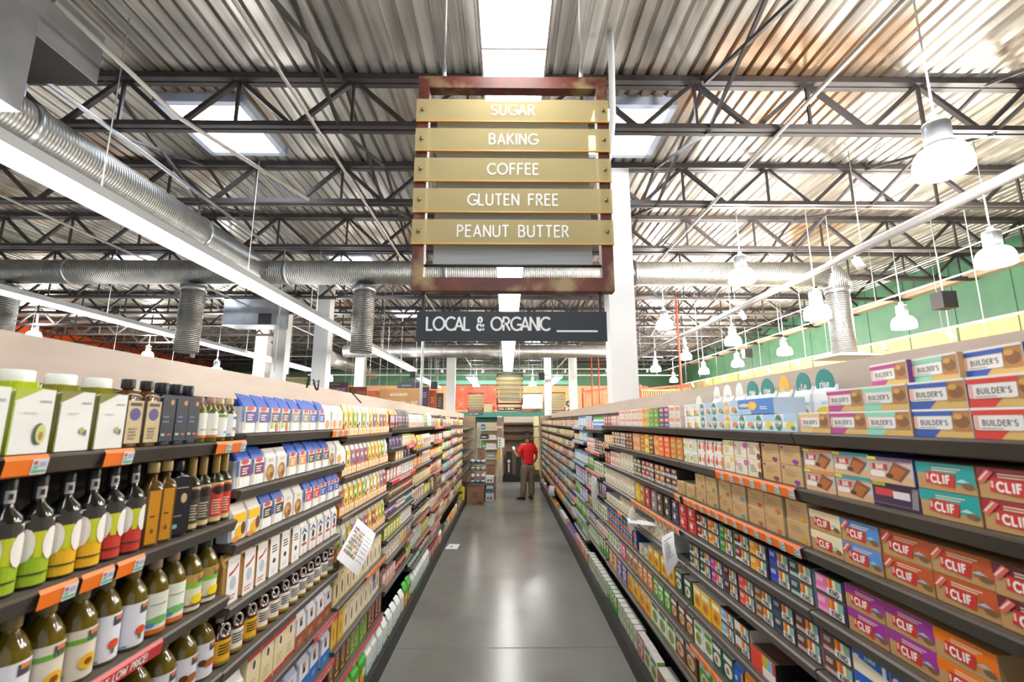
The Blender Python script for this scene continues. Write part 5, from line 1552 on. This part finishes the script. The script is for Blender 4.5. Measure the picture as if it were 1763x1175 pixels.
cable('black cable looped over the header of the baking shelves', [at(528, 668, 3.1), at(531, 656, 3.1), at(540, 654, 3.1), at(543, 668, 3.1), at(545, 672, 3.1), at(540, 660, 3.12), at(549, 655, 3.12), at(547, 672, 3.1)])
cable('short black cable end hanging over the baking header', [at(602, 672, 3.9), at(611, 682, 3.9), at(616, 688, 3.88), at(622, 694, 3.86)])

# ---------------------------------------------------------------- hanging aisle signs
m_frame = noise_mat('mottled_frame', '#4e231a', '#6e3426', (9, 9, 9), (.4, .6), 0, 8, .35, .65, .1, '#a08a62', 6)
m_frame2 = mat('#4a2620', .5)
m_fab = noise_mat('grey_mesh_fabric', '#9a9c9c', '#aaabaa', (2, 2, 60), (.6, .7))


def slat_mat():
    m = bpy.data.materials.new('tan_acrylic')
    m.use_nodes = True
    N, L = m.node_tree.nodes, m.node_tree.links
    b = N['Principled BSDF']
    b.inputs['Base Color'].default_value = (*lin('#d2c598'), 1)
    b.inputs['Roughness'].default_value = .55
    b.inputs['Specular IOR Level'].default_value = .1
    tr = N.new('ShaderNodeBsdfTransparent')
    tr.inputs[0].default_value = (*lin('#f5e6bd'), 1)
    tl = N.new('ShaderNodeBsdfTranslucent')
    tl.inputs[0].default_value = (*lin('#d8c690'), 1)
    m1, m2 = N.new('ShaderNodeMixShader'), N.new('ShaderNodeMixShader')
    m1.inputs[0].default_value = .15
    m2.inputs[0].default_value = .38
    L.new(b.outputs[0], m1.inputs[1])
    L.new(tl.outputs[0], m1.inputs[2])
    L.new(m1.outputs[0], m2.inputs[1])
    L.new(tr.outputs[0], m2.inputs[2])
    L.new(m2.outputs[0], N['Material Output'].inputs[0])
    return m


m_slat = slat_mat()
m_edge = mat('#e2a54a', .35)
m_let = mat('#f4f3f0', .5)
m_brass = mat('#b08a3c', .3, .8)
m_rod = mat('#2b2b2f', .4)
m_slate = mat('#2d3138', .45)


def aisle_sign(c, W, words, label, group, detail=True, local=True, drop=1.3):
    """c: centre of the bottom edge of the frame."""
    H, fw = W * 1.185, W * .068
    o = tag(empty('aisle_sign', tuple(c)), label, 'aisle sign', group)
    f = MB()
    mf = m_frame if detail else m_frame2
    dp = W * .06
    f.box(-W / 2, -dp / 2, 0, W / 2, dp / 2, fw, mf).box(-W / 2, -dp / 2, H - fw, W / 2, dp / 2, H, mf)
    f.box(-W / 2, -dp / 2, fw, -W / 2 + fw * .85, dp / 2, H - fw, mf).box(W / 2 - fw * .85, -dp / 2, fw, W / 2, dp / 2, H - fw, mf)
    obj('frame', f, o)
    fb = MB()
    fb.box(-W * .4, .0, fw * 2.0, W * .4, .004, H - fw * 1.85, m_fab)
    obj('fabric_panel', fb, o)
    for z in (fw * 2.05, H - fw * 1.95):
        obj('rod', MB().tube([(-W / 2 + fw * .8, .004, z), (W / 2 - fw * .8, .004, z)], W * .008, m_rod, 8), o)
    n = len(words)
    z0, z1 = fw * 2.9, H - fw * 2.15
    st = (z1 - z0) / n
    for i, wd in enumerate(words):
        zt = z1 - st * i
        zb = zt - st * .74
        y = -dp / 2 - .012
        s = obj('slat', MB().box(-W / 2 - .004, y, zb, W / 2 + .004, y + .006, zt, m_slat), o)
        if detail:
            obj('slat_edge', MB().box(-W / 2 - .004, y - .002, zb - .006, W / 2 + .004, y + .007, zb, m_edge), s)
            for q in (-1, 1):
                obj('screw', MB().lathe([(.0005, .0), (.009, 0), (.009, .006), (.0005, .008)], m_brass, 10).mesh('screw'), s, (q * (W / 2 - fw * .42), y - .001, (zt + zb) / 2), (math.pi / 2, 0, 0))
        lt = MB()
        h = W * .058
        for k, p in enumerate(text_polys(wd, 0, (zt + zb) / 2 - h * .48, h, W * .0078, gap=.26)):
            lt.face([(x, y - .0022 - (k % 9) * .00004, z) for x, z in p], m_let)
        if wd:
            obj('lettering', lt, s)
    for q in (-1, 1):
        obj('hanger_cable', MB().tube([(q * W * .37, 0, H), (q * W * .375, 0, DECK + .05 - c.z)], W * .006, m_wire, 6), o)
        if detail:
            obj('turnbuckle', MB().tube([(q * W * .37, 0, H), (q * W * .37, 0, H + .09)], W * .011, m_alu, 8), o)
    if local:
        p = tag(empty('local_sign', (c.x - W * .005, c.y, c.z - W * .245)), 'slate hanging board with white lettering below ' + ('the large aisle sign' if detail else label.replace(' hanging', '')), 'hanging sign')
        w, h = W * .93, W * .147
        obj('board', MB().box(-w / 2, -.008, 0, w / 2, .008, h, m_slate), p)
        lt = MB()
        lh = h * .43
        for pp in text_polys('LOCAL & ORGANIC', -w / 2 + w * .055, h * .36, lh, h * .066, 'l', .105):
            lt.face([(x, -.0092 - (len(lt.f) % 9) * .00004, z) for x, z in pp], m_let)
        lt.face([(x, -.0092, z) for x, z in rect(w * .235, h * .3, w * .45, h * .36)[0]], m_let)
        obj('lettering', lt, p)
        for q in (-1, 1):
            obj('strap', MB().box(q * w * .47 - .008, .0, h, q * w * .47 + .008, .004, W * .25, m_rod), p)
    return o


WORDS = ['SUGAR', 'BAKING', 'COFFEE', 'GLUTEN FREE', 'PEANUT BUTTER']
c = on_y(883, 504, 2.2)
aisle_sign(c, 1.0, WORDS, 'large brown-framed aisle sign with five lettered tan slats', 'aisle signs', True, True, 1.5)
for px, py, d, w, loc, lb in ((877.5, 697, 17.0, .98, True, 'distant framed aisle sign straight down the aisle'), (819, 709, 25, .86, True, 'distant framed sign over the tan end panel'),
                              (959.5, 708, 25, .86, False, 'distant framed sign beyond the snack shelves'), (840, 713, 30, .6, False, 'tiny distant sign close behind the tan end panel'), (931, 713, 30, .6, False, 'tiny distant sign before the white wall board'),
                              (508, 688, 13, .6, False, 'distant empty-looking framed sign over the baking header')):
    aisle_sign(at(px, py, d), w, ['OIL', 'RICE', 'BEANS', 'SOUP'] if False else ['', '', '', '', ''], lb, 'aisle signs', False, loc, 2.0)

# ---------------------------------------------------------------- boards hung over the far baking side
def board(px0, py0, px1, py1, d, col, label, rows=(), tc_='#e8d8c8'):
    a_, b_ = at(px0, py1, d), at(px1, py0, d)
    w, h = b_.x - a_.x, b_.z - a_.z
    o = tag(empty('hanging_board', (a_.x, a_.y, a_.z)), label, 'hanging sign', 'boards over the far baking side')
    mb = MB().box(0, 0, 0, w, .03, h, mat(col, .55))
    for txt, x, z, hh in rows:
        if txt.startswith('-'):
            ps = lines(.2, z, .8, z + hh, int(txt[1:]), 3)
            ps = [[(u * w, v * h) for u, v in p] for p in ps]
        else:
            ps = text_polys(txt, x * w, z * h, hh * h, hh * h * .16)
        for k, p in enumerate(ps):
            mb.face([(u, -.002 - (k % 9) * .0001, v) for u, v in p], mat(tc_, .5))
    obj('board', mb, o)
    obj('hanger_cable', MB().tube([(w * .15, .015, h), (w * .15, .015, DECK + .05 - a_.z)], .008, m_wire, 5), o)
    obj('hanger_cable', MB().tube([(w * .85, .015, h), (w * .85, .015, DECK + .05 - a_.z)], .008, m_wire, 5), o)


board(560, 658, 598, 684, 15.5, '#4a3040', 'plum hanging board lettered WE SUPPORT', [('-1', 0, .84, .06), ('WE SUPPORT', .5, .42, .17), ('-2', 0, .1, .2)], '#b8a0a0')
board(598.5, 666, 630, 692, 16, '#7c3f2c', 'rust brown hanging board lettered WE SERVE', [('-1', 0, .84, .06), ('WE SERVE', .5, .5, .2), ('-2', 0, .12, .2)], '#b07a64')
board(630, 673, 655, 697, 17, '#a8502c', 'dull orange hanging board lettered WE CREATE', [('-1', 0, .8, .06), ('WE CREATE', .5, .45, .2)], '#c88a68')
board(653, 670, 724, 701, 16.5, '#b98a58', 'wide tan hanging board lettered WHOLEBODY', [('WHOLEBODY', .46, .62, .14), ('-1', 0, .45, .02), ("BEAUTY INSIDE + OUT", .5, .16, .16)], '#f2e8d6')
board(684, 658, 722, 669, 19.6, '#4a4c58', 'small slate board hanging above the tan board', [('-1', 0, .4, .25)], '#b0b0b8')
board(725, 666, 738, 703, 19.6, '#43304a', 'narrow plum board past the upright white pole', [('-3', 0, .5, .3)], '#9a8aa0')
board(738.5, 672, 751, 704, 19.8, '#c0562a', 'narrow orange board past the plum board', [('-3', 0, .3, .4)], '#e0a080')
board(751, 677, 763, 706, 20.2, '#6a655e', 'narrow grey board past the orange board', [('-4', 0, .2, .6)], '#b8b4ac')
pipe('slim white pole hanging past the tan lettered board', [(at(724, 706, 16).x, at(724, 706, 16).y, DECK + .05), at(724, 706, 16)], .05, m_white, 'hanging_pole', 'pole')

# back wall: red star panel, white board, big letters, slatted kiosk
a_, b_ = on_y(784, 706, Y1 - .12), on_y(858, 664, Y1 - .12)
mb = MB().box(a_.x, Y1 - .14, a_.z, b_.x, Y1 - .1, b_.z, mat('#cf4624', .5))
m_cr = mat('#f0c48a', .5)
for cx, cz, n, R in ((.12, .22, 16, .9), (.55, .6, 12, .8), (.15, .85, 12, .7), (.9, .2, 12, .7), (.92, .85, 12, .8)):
    c0 = Vector((a_.x + (b_.x - a_.x) * cx, Y1 - .15, a_.z + (b_.z - a_.z) * cz))
    for k in range(n):
        t = 2 * math.pi * k / n + .1
        e_ = c0 + Vector((math.cos(t), 0, math.sin(t))) * R * .62
        e_.x, e_.z = min(max(e_.x, a_.x), b_.x), min(max(e_.z, a_.z), b_.z)
        if (e_ - c0).length > .1:
            mb.bar(c0, e_, .01, .045, m_cr, (0, 1, 0))
tag(obj('star_panel', mb), 'red wall panel with radiating cream star lines', 'wall panel')
a_, b_ = on_y(899, 704, Y1 - 1.2), on_y(934, 679, Y1 - 1.2)
mb = MB().box(a_.x, a_.y, a_.z, b_.x, a_.y + .06, b_.z, mat('#cfc9bc', .6)).box(a_.x, a_.y - .01, b_.z, b_.x, a_.y + .07, b_.z + .07, mat('#3a3836', .5))
for dx in (0, .16, .28):
    mb.bar((b_.x - 1.05 + dx, a_.y - .006, a_.z + .32), (b_.x - 1.0 + dx, a_.y - .006, a_.z + .5), .005, .03, mat('#6aa88a', .5), (0, 1, 0))
tag(obj('wall_board', mb), 'blank cream board on the back wall beside the aisle sign', 'board')
for ch, px in (('C', 944), ('S', 979)):
    lt = MB()
    c0 = on_y(px, 707, Y1 - .16)
    for p in text_polys(ch, 0, 0, .62, .13):
        lt.face([(x, 0, z) for x, z in p], m_let)
        lt.face([(x, .04, z) for x, z in reversed(p)], m_let)
    tag(obj('wall_letter', lt, None, tuple(c0)), 'large white wall letter %s beside the %s' % (ch, 'distant sign beyond the snack shelves' if ch == 'C' else 'far white column'), 'wall letter')
m_wood = noise_mat('kiosk_wood', '#b5794f', '#cf9a6c', (8, 8, 2), (.5, .6))
for px0, px1, py0, lb in ((1003, 1052, 668, 'near side'), (1104, 1192, 662, 'long side')):
    a_, b_ = at(px0, 704, 21), at(px1, py0, 21)
    o = tag(empty('slatted_screen', tuple(a_)), 'brown slatted timber screen on red posts, ' + lb + (' before the column' if px0 < 1100 else ' past the column'), 'screen')
    w, h = b_.x - a_.x, b_.z - a_.z
    sl, po = MB(), MB()
    x = .05
    while x < w - .05:
        sl.box(x, 0, .0, x + .06, .05, h * (.72 + .2 * x / w), m_wood)
        x += .105
    sl.box(0, -.03, h * .72, w, 0, h * .8, m_wood).box(0, -.03, h * .2, w, 0, h * .26, m_wood)
    obj('slat_lattice', sl, o)
    for xx in (0, w - .09):
        obj('post', MB().box(xx, .06, -a_.z, xx + .09, .15, h, m_red), o)
    obj('top_rail', MB().bar((0, .1, h * .8), (w, .1, h), .1, .09, m_red), o)

# ---------------------------------------------------------------- end of the aisle
EY = 16.75
o = tag(empty('shelf_unit', (.5, EY, 0)), 'empty tan shelf unit closing the far end of the aisle', 'shelving')
a_, b_ = on_y(866, 720, EY), on_y(929, 720, EY)
w = b_.x - a_.x
o.location.x = (a_.x + b_.x) / 2
obj('back_panel', MB().box(-w / 2, .4, .1, w / 2, .43, 2.26, mat('#9a8470', .6)), o)
obj('header_panel', MB().box(-w / 2, -.0, 2.05, w / 2, .02, 2.26, m_head), o)
for q in (-1, 1):
    obj('side_panel', MB().box(q * w / 2 - .02, 0, 0, q * w / 2 + .02, .43, 2.26, m_endp), o)
for z in (2.02, 1.76, 1.48):
    s = obj('shelf', MB().box(-w / 2 + .02, .02, z - .03, w / 2 - .02, .4, z, m_shelf), o)
    obj('price_rail', MB().box(-w / 2 + .02, .005, z - .045, w / 2 - .02, .02, z, m_rail), s)
obj('base_deck', MB().box(-w / 2, -.1, 0, w / 2, .4, .2, m_kick), o)
for px, lb in ((876, 'with a pale round emblem, standing on the base'), (893, 'plain, standing beside the man')):
    c0 = on_y(px, 800, EY - .05)
    o = tag(empty('floor_machine', (c0.x, EY + .12, .2)), 'black upright machine ' + lb, 'machine')
    wd = .13 if px < 880 else .1
    obj('casing', MB().hexa([(-wd, -.1, 0), (wd, -.1, 0), (wd, .1, 0), (-wd, .1, 0), (-wd * .8, -.08, .82), (wd * .8, -.08, .82), (wd * .8, .1, .82), (-wd * .8, .1, .82)], m_blk), o)
    if px < 880:
        obj('emblem', MB().tube([(0, -.096, .5), (0, -.104, .5)], .055, mat('#e6e8ea', .4), 14), o)
        obj('handle', MB().box(-.03, -.12, .12, .03, -.1, .42, mat('#c9c9c6', .4)), o)
for sx, cols_, nm in ((on_y(860, 760, 16.3).x, ('#7a6658', '#7a6658', '#62b04a', '#d8b84a', '#c9b89c'), 'tan upright of the empty unit'), (on_y(923, 760, 16.4).x, ('#d8d0a0', '#cfc08a', '#c8b478', '#d0c090', '#c8b070'), 'empty unit, behind the man')):
    for i, cc in enumerate(cols_):
        for j in (0,):
            t = TYPES['pu_tan']
            mb = MB()
            mb.hexa([(-.1, -.04, 0), (.1, -.04, 0), (.09, .04, 0), (-.09, .04, 0), (-.08, -.01, .3), (.08, -.01, .3), (.08, .01, .3), (-.08, .01, .3)], mat(cc, .5))
            mb.box(-.085, -.008, .3, .085, .008, .34, mat('#d8d4cc', .5))
            tag(obj('hanging_bag', mb, None, (sx, 16.3 + j, 1.93 - .37 * i)), 'hanging snack bag beside the %s, %s down' % (nm, ORD[i]), 'bag', 'bags on clip strips')

m_card = noise_mat('cardboard', '#8f6a50', '#9c765a', (3, 3, 3), (.6, .7))
m_tape = mat('#b08a68', .4)


def cardbox(px, py, d, w, h, dp, label, marks=True, z=None):
    c0 = on_z(px, py, 0) if z is None else at(px, py, d)
    o = tag(empty('cardboard_box', (c0.x, c0.y, 0 if z is None else z)), label, 'box', 'cardboard cartons by the baking shelf end')
    mb = MB().box(-w / 2, 0, 0, w / 2, dp, h, m_card)
    if marks:
        put_art(mb, [(lines(.3, .4, .75, .7, 4, 3), '#6f4f3a'), (rect(.6, .08, .92, .14), '#4a3428')], w, h, lambda u, v, l: (u - w / 2, -l, v))
    obj('carton', mb, o)
    fl = MB()
    fl.hexa([(-w / 2, 0, h), (w / 2, 0, h), (w / 2, .006, h), (-w / 2, .006, h), (-w / 2, -.02, h + .05), (w / 2, -.02, h + .05), (w / 2, -.014, h + .05), (-w / 2, -.014, h + .05)], m_card)
    obj('flap', fl, o)
    obj('tape', MB().box(-w / 2 + .01, dp * .45, h, w / 2 - .01, dp * .55, h + .002, m_tape), o)
    return o


big = cardbox(818, 869.5, 11.7, .43, .44, .4, 'large brown cardboard carton on the floor at the baking shelf end')
bx, by = big.location.x, big.location.y
m_trayc = mat('#8a6a58', .6)
can_b = MB().lathe([(.06, 0), (.063, .008), (.063, .112), (.058, .12), (.0005, .12)], mat('#dfe3e2', .4), 14).lathe([(.0635, .03), (.0635, .085)], mat('#3f6a8c', .4), 14).mesh('food_can')
can_g = MB().lathe([(.06, 0), (.063, .008), (.063, .112), (.058, .12), (.0005, .12)], mat('#e4e6e0', .4), 14).lathe([(.0635, .03), (.0635, .085)], mat('#7fae8c', .4), 14).mesh('food_can')
can_w = MB().lathe([(.06, 0), (.063, .008), (.063, .112), (.058, .12), (.0005, .12)], mat('#e9e9e4', .4), 14).mesh('food_can')
bk = cardbox(0, 0, 0, .42, .5, .38, 'brown cardboard carton under the stacked can trays', False) if False else None
base = tag(empty('hand_cart', (bx + .02, by + .62, 0)), 'low dark cart carrying stacked trays of cans', 'cart')
obj('platform', MB().box(-.24, -.2, .36, .24, .24, .42, m_kick), base)
for x, y in ((-.2, -.16), (.2, -.16), (-.2, .2), (.2, .2)):
    obj('leg', MB().box(x - .02, y - .02, .06, x + .02, y + .02, .36, m_kick), base)
    obj('wheel', MB().tube([(x - .015, y, .04), (x + .015, y, .04)], .04, m_blk, 10), base)
TN = ['lowest', 'second', 'third', 'uppermost']
for i in range(4):
    z = .422 + .172 * i
    tr_ = tag(obj('can_tray', MB().box(-.21, -.17, 0, .21, .2, .004, m_trayc).box(-.21, -.17, 0, .21, -.165, .045, m_trayc).box(-.21, .195, 0, .21, .2, .045, m_trayc).box(-.21, -.165, 0, -.205, .195, .045, m_trayc).box(.205, -.165, 0, .21, .195, .045, m_trayc), None, (bx + .02, by + .62, z)),
              'shallow brown tray of cans on the cart, %s of the pile' % TN[i], 'tray', 'can trays on the cart')
    for j in range(3):
        for r_ in range(2):
            tag(obj('food_can', (can_b, can_w, can_g, can_b)[i], None, (bx - .115 + .135 * j, by + .53 + .15 * r_, z + .005)), '%s can in the %s tray on the cart, %s, %s row' % (('blue-banded', 'plain white', 'green-banded', 'blue-banded')[i], TN[i], ORD[j], ('front', 'rear')[r_]), 'can', 'cans in the cart trays')
for j in range(2):
    pass
lid = cardbox(825, 794, 12.35, .21, .26, .2, 'small brown carton on top of the can trays', True, .422 + .172 * 3 + .128)
lid.location = (bx + .1, by + .55, .422 + .172 * 3 + .127)
cardbox(842, 826, 12.9, .24, .24, .2, 'open brown carton behind the white floor stack', True, .62).location = (on_z(842, 862, 0).x + .02, on_z(842, 862, 0).y + .32, .62)
c0 = on_z(843, 863, 0)
zz = 0
for i, (cc, lb, h) in enumerate((('#dfe2e4', 'white pack with red mark, bottom of the short floor stack', .2), ('#5f9aa0', 'teal and white pack in the middle of the short floor stack', .2), ('#8a6a55', 'brown tray pack, third of the short floor stack', .06), ('#e2e4ea', 'white pack with dark spots atop the short floor stack', .18))):
    mb = MB().box(-.11, 0, 0, .11, .2, h, mat(cc, .5))
    put_art(mb, [(rect(.1, .55, .9, .9), '#e9ecec'), (E(.3, .35, .1, .18, 8), '#c8453a' if i == 0 else '#3a4a6a'), (E(.65, .35, .1, .18, 8), '#3a4a6a')] if h > .1 else [], .22, h, lambda u, v, l: (u - .11, -l, v))
    tag(obj('drink_pack', mb, None, (c0.x, c0.y, zz + .001)), lb, 'pack', 'floor stack of packs')
    zz += h + .001
pl = tag(obj('plinth', MB().box(-.13, 0, 0, .13, .24, .615, m_card), None, (c0.x + .02, c0.y + .30, 0)), 'tall brown carton standing behind the white floor stack', 'box')
# yellow bag on the floor end of the baking shelf
yb = at(797, 864, 11.4)
yb_m = MB().hexa([(-.07, -.05, 0), (.09, -.05, 0), (.09, .06, 0), (-.07, .06, 0), (-.02, 0, .34), (.1, 0, .3), (.1, .02, .3), (-.02, .02, .34)], mat('#e2d21c', .4))
yb_m.box(-.05, -.056, .16, .05, -.03, .2, mat('#7a3f7a', .4))
tag(obj('yellow_bag', yb_m, None, (yb.x - .06, yb.y, .172)), 'bright yellow bag leaning at the low end of the baking shelves', 'bag')
# things glimpsed through the gap beside the tan end panel
m_wr = mat('#d8d4cc', .5)
o = tag(empty('back_counter', (on_y(842, 760, 17.4).x, 17.6, 0)), 'pale counter rack glimpsed beyond the can cart', 'rack')
for z in (.7, 1.05, 1.4, 1.75):
    obj('tier', MB().box(-.33, 0, z, .3, .4, z + .03, m_wr), o)
obj('back_panel', MB().box(-.5, .42, 0, .5, .45, 2.05, mat('#c9b898', .6)), o)
for x in (-.34, .3):
    obj('upright', MB().box(x - .02, .4, 0, x + .02, .419, 1.9, m_wr), o)
ox, oy = o.location.x, o.location.y
for i, (dx, z, w_, h_, cc, lb) in enumerate(((-.2, 1.431, .3, .2, '#1f1e22', 'black bundled bag on the pale rack'), (.12, 1.431, .24, .16, '#e4e2de', 'white box on the pale rack beside the black bundle'), (.06, 1.081, .4, .2, '#d9d5d0', 'stacked grey packs on the middle tier of the pale rack'), (-.2, 1.081, .14, .24, '#2f9a4a', 'green bottle pack on the middle tier of the pale rack'), (.05, .731, .44, .24, '#8a8a86', 'grey folded bundle on the low tier of the pale rack'), (-.24, 1.781, .16, .22, '#2a6a9c', 'blue pack on the upper tier of the pale rack'))):
    mb = MB().hexa([(-w_ / 2, 0, 0), (w_ / 2, 0, 0), (w_ / 2, .25, 0), (-w_ / 2, .25, 0), (-w_ * .42, .03, h_), (w_ * .44, .02, h_ * .9), (w_ * .44, .22, h_ * .9), (-w_ * .42, .22, h_)], mat(cc, .5))
    mb.box(-w_ * .3, -.004, h_ * .3, w_ * .3, 0.012, h_ * .5, mat('#c8ccd0', .5))
    tag(obj('stored_pack', mb, None, (ox + dx, oy + .04, z)), lb, 'pack')
o = tag(empty('card_sign', tuple(at(863, 763, 15.6))), 'small white sign card on a thin stand before the empty unit', 'sign')
obj('card', MB().box(-.11, 0, -.15, .11, .006, .15, mat('#ecebea', .6)), o)
mb = MB()
for i in range(3):
    mb.box(-.08, -.002, .07 - .09 * i, -.03, 0, .12 - .09 * i, mat('#8a4a5a', .6))
obj('print', mb, o)
obj('stand', MB().tube([(0, .01, -.15), (0, .01, -o.location.z)], .01, m_wire, 6), o)


# ---------------------------------------------------------------- the man in the red shirt
def skin(name, chain, m, parent=None, sub=2, root=0):
    """chain: (verts [(x,y,z,rx,ry)], edges). Grown with a skin modifier, then baked to a mesh."""
    vs_, es_ = chain
    me = bpy.data.meshes.new(name)
    me.from_pydata([v[:3] for v in vs_], es_, [])
    o = bpy.data.objects.new(name, me)
    COL.objects.link(o)
    sk = o.modifiers.new('skin', 'SKIN')
    sk.use_smooth_shade = True
    sv = me.skin_vertices[0].data
    for i, v in enumerate(vs_):
        sv[i].radius = (v[3], v[4] if len(v) > 4 else v[3])
        sv[i].use_root = i == root
    ss = o.modifiers.new('sub', 'SUBSURF')
    ss.levels = ss.render_levels = sub
    bpy.context.view_layer.update()
    dg = bpy.context.evaluated_depsgraph_get()
    bm = bpy.data.meshes.new_from_object(o.evaluated_get(dg))
    o.modifiers.clear()
    o.data = bm
    bm.name = name
    bm.materials.clear()
    bm.materials.append(m)
    for p in bm.polygons:
        p.use_smooth = True
    if parent:
        o.parent = parent
    return o


m_skin = mat('#a8745a', .5)
m_shirt = noise_mat('red_jersey', '#e0141c', '#ee222a', (5, 5, 3), (.7, .8), 0, 4, .3, .7, .12)
m_khaki = noise_mat('khaki_cloth', '#7d705a', '#90826a', (6, 6, 3), (.75, .85), 0, 5, .3, .7, .2)
m_hair = mat('#2f231c', .7)
m_shoe = mat('#1d1b1c', .5)
ft = on_z(909, 861, 0)
pv = [(0, 0, .95, .13, .10), (0, .0, 1.16, .135, .095), (0, .0, 1.36, .155, .10), (0, .015, 1.49, .07, .06), (-.005, .035, 1.55, .055, .06), (-.012, .06, 1.62, .07, .085), (-.02, .075, 1.70, .077, .098), (-.018, .065, 1.765, .06, .08),
      (-.17, .0, 1.43, .06, .06), (-.245, -.02, 1.27, .047, .047), (-.27, -.03, 1.13, .042, .042), (-.30, .10, 1.20, .036, .036), (-.315, .21, 1.27, .028, .022), (-.31, .27, 1.30, .038, .016),
      (.17, .0, 1.43, .06, .06), (.245, .0, 1.27, .047, .047), (.265, .0, 1.13, .042, .042), (.25, .10, 1.02, .034, .034), (.215, .2, .95, .026, .022), (.2, .26, .93, .036, .016),
      (-.095, 0, .88, .09, .09), (-.11, .0, .5, .06, .06), (-.125, .03, .1, .045, .045), (-.165, .055, .05, .04, .03),
      (.095, .02, .88, .09, .09), (.11, .05, .5, .06, .06), (.125, .09, .1, .045, .045), (.12, .16, .05, .04, .03)]
pe = [(0, 1), (1, 2), (2, 3), (3, 4), (4, 5), (5, 6), (6, 7), (2, 8), (8, 9), (9, 10), (10, 11), (11, 12), (12, 13), (2, 14), (14, 15), (15, 16), (16, 17), (17, 18), (18, 19), (0, 20), (20, 21), (21, 22), (22, 23), (0, 24), (24, 25), (25, 26), (26, 27)]
n0 = len(pv)
# five fingers on each hand, closing round the phone on one side and relaxed on the other
for s, b, base in ((-1, 13, Vector((-.31, .27, 1.30))), (1, 19, Vector((.2, .26, .93)))):
    for i in range(4):
        off = Vector(((-.026 + .0175 * i), .03, .008 - .004 * i))
        l = (.036, .042, .038, .03)[i]
        p0, up = base + off, .016 if s < 0 else -.016
        p1, p2 = p0 + Vector((.002, l * .9, up)), p0 + Vector((.006, l * 1.15, up * (2.6 if s < 0 else 2.2)))
        k = len(pv)
        pv += [(*p0, .0095, .0095), (*p1, .0085, .0085), (*p2, .0075, .0075)]
        pe += [(b, k), (k, k + 1), (k + 1, k + 2)]
    k = len(pv)
    sd = .032
    t0 = base + Vector((sd * .8, -.02, .012))
    t1, t2 = t0 + Vector((.016, .022, .016)), t0 + Vector((.012, .046, .026))
    pv += [(*t0, .0105, .0105), (*t1, .0095, .0095), (*t2, .008, .008)]
    pe += [(b, k), (k, k + 1), (k + 1, k + 2)]
man = skin('person', (pv, pe), m_skin)
man.location = (ft.x, ft.y, 0)
man.rotation_euler = (0, 0, math.radians(16))
tag(man, 'person in red t-shirt and khaki trousers standing at the aisle end, head bowed over phone', 'person')
skin('shirt', ([(0, 0, .86, .172, .132), (0, 0, .98, .17, .13), (0, 0, 1.16, .168, .122), (0, 0, 1.34, .175, .122), (0, .01, 1.45, .11, .085), (0, .018, 1.495, .075, .068), (-.165, 0, 1.43, .088, .08), (-.23, -.018, 1.29, .074, .072), (-.25, -.024, 1.18, .072, .07),
                (.165, 0, 1.43, .088, .08), (.23, 0, 1.29, .074, .072), (.25, 0, 1.18, .072, .07)], [(0, 1), (1, 2), (2, 3), (3, 4), (4, 5), (3, 6), (6, 7), (7, 8), (3, 9), (9, 10), (10, 11)]), m_shirt, man, 2, 2)
skin('trousers', ([(0, 0, .97, .155, .12), (0, 0, .9, .165, .13), (-.105, 0, .80, .125, .125), (-.115, .0, .5, .1, .1), (-.128, .02, .2, .09, .092), (-.13, .03, .07, .095, .095),
                   (.105, .02, .80, .125, .125), (.115, .05, .5, .1, .1), (.128, .08, .2, .09, .092), (.13, .09, .07, .095, .095)], [(0, 1), (1, 2), (2, 3), (3, 4), (4, 5), (1, 6), (6, 7), (7, 8), (8, 9)]), m_khaki, man, 2, 1)
for s, (x, y, dx, dy) in ((-1, (-.13, .02, -.14, .15)), (1, (.125, .08, -.0, .2))):
    skin('shoe', ([(x - dx * .3, y - dy * .35, .045, .045, .042), (x, y, .048, .048, .045), (x + dx * .55, y + dy * .55, .04, .05, .036), (x + dx, y + dy, .034, .042, .03)], [(0, 1), (1, 2), (2, 3)]), m_shoe, man, 2, 1)
skin('hair', ([(-.012, .01, 1.63, .058, .03), (-.018, .035, 1.70, .083, .085), (-.02, .055, 1.765, .075, .088), (-.02, .1, 1.785, .055, .06)], [(0, 1), (1, 2), (2, 3)]), m_hair, man, 2, 1)
skin('beard', ([(-.07, .12, 1.60, .022, .03), (-.02, .15, 1.575, .035, .028), (.04, .125, 1.60, .022, .03)], [(0, 1), (1, 2)]), m_hair, man, 1, 1)
for s in (-1, 1):
    skin('ear', ([(-.02 + s * .08, .06, 1.665, .012, .02), (-.02 + s * .084, .055, 1.70, .012, .022)], [(0, 1)]), m_skin, man, 1)
    obj('eye', MB().lathe([(.0005, -.012), (.009, -.008), (.012, 0), (.009, .008), (.0005, .012)], mat('#2a201c', .3), 8), man, (-.02 + s * .033, .165, 1.69))
skin('nose', ([(-.02, .165, 1.685, .012, .012), (-.02, .188, 1.655, .016, .014)], [(0, 1)]), m_skin, man, 1)
obj('mouth', MB().box(-.045, .158, 1.612, .005, .168, 1.62, mat('#7a4a42', .5)), man)
obj('belt', MB().lathe([(.150, .925), (.153, .93), (.153, .955), (.150, .96)], mat('#2a211c', .5), 20, (0, 0), 0, 2 * math.pi, .78), man)
ph = tag(empty('phone'), 'small pale phone held in the bowed man\'s raised hand', 'phone')
R_ = Matrix.Rotation(math.radians(16), 4, 'Z')
ph.location = man.location + (R_ @ Vector((-.305, .315, 1.335)))
ph.rotation_euler = (math.radians(-35), 0, math.radians(16))
obj('case', MB().box(-.036, -.004, -.07, .036, .004, .07, mat('#b9c2cc', .3, .2)), ph)
obj('screen', MB().box(-.032, -.0055, -.062, .032, -.004, .062, mat('#c8dcf0', .3, 0, .6)), ph)
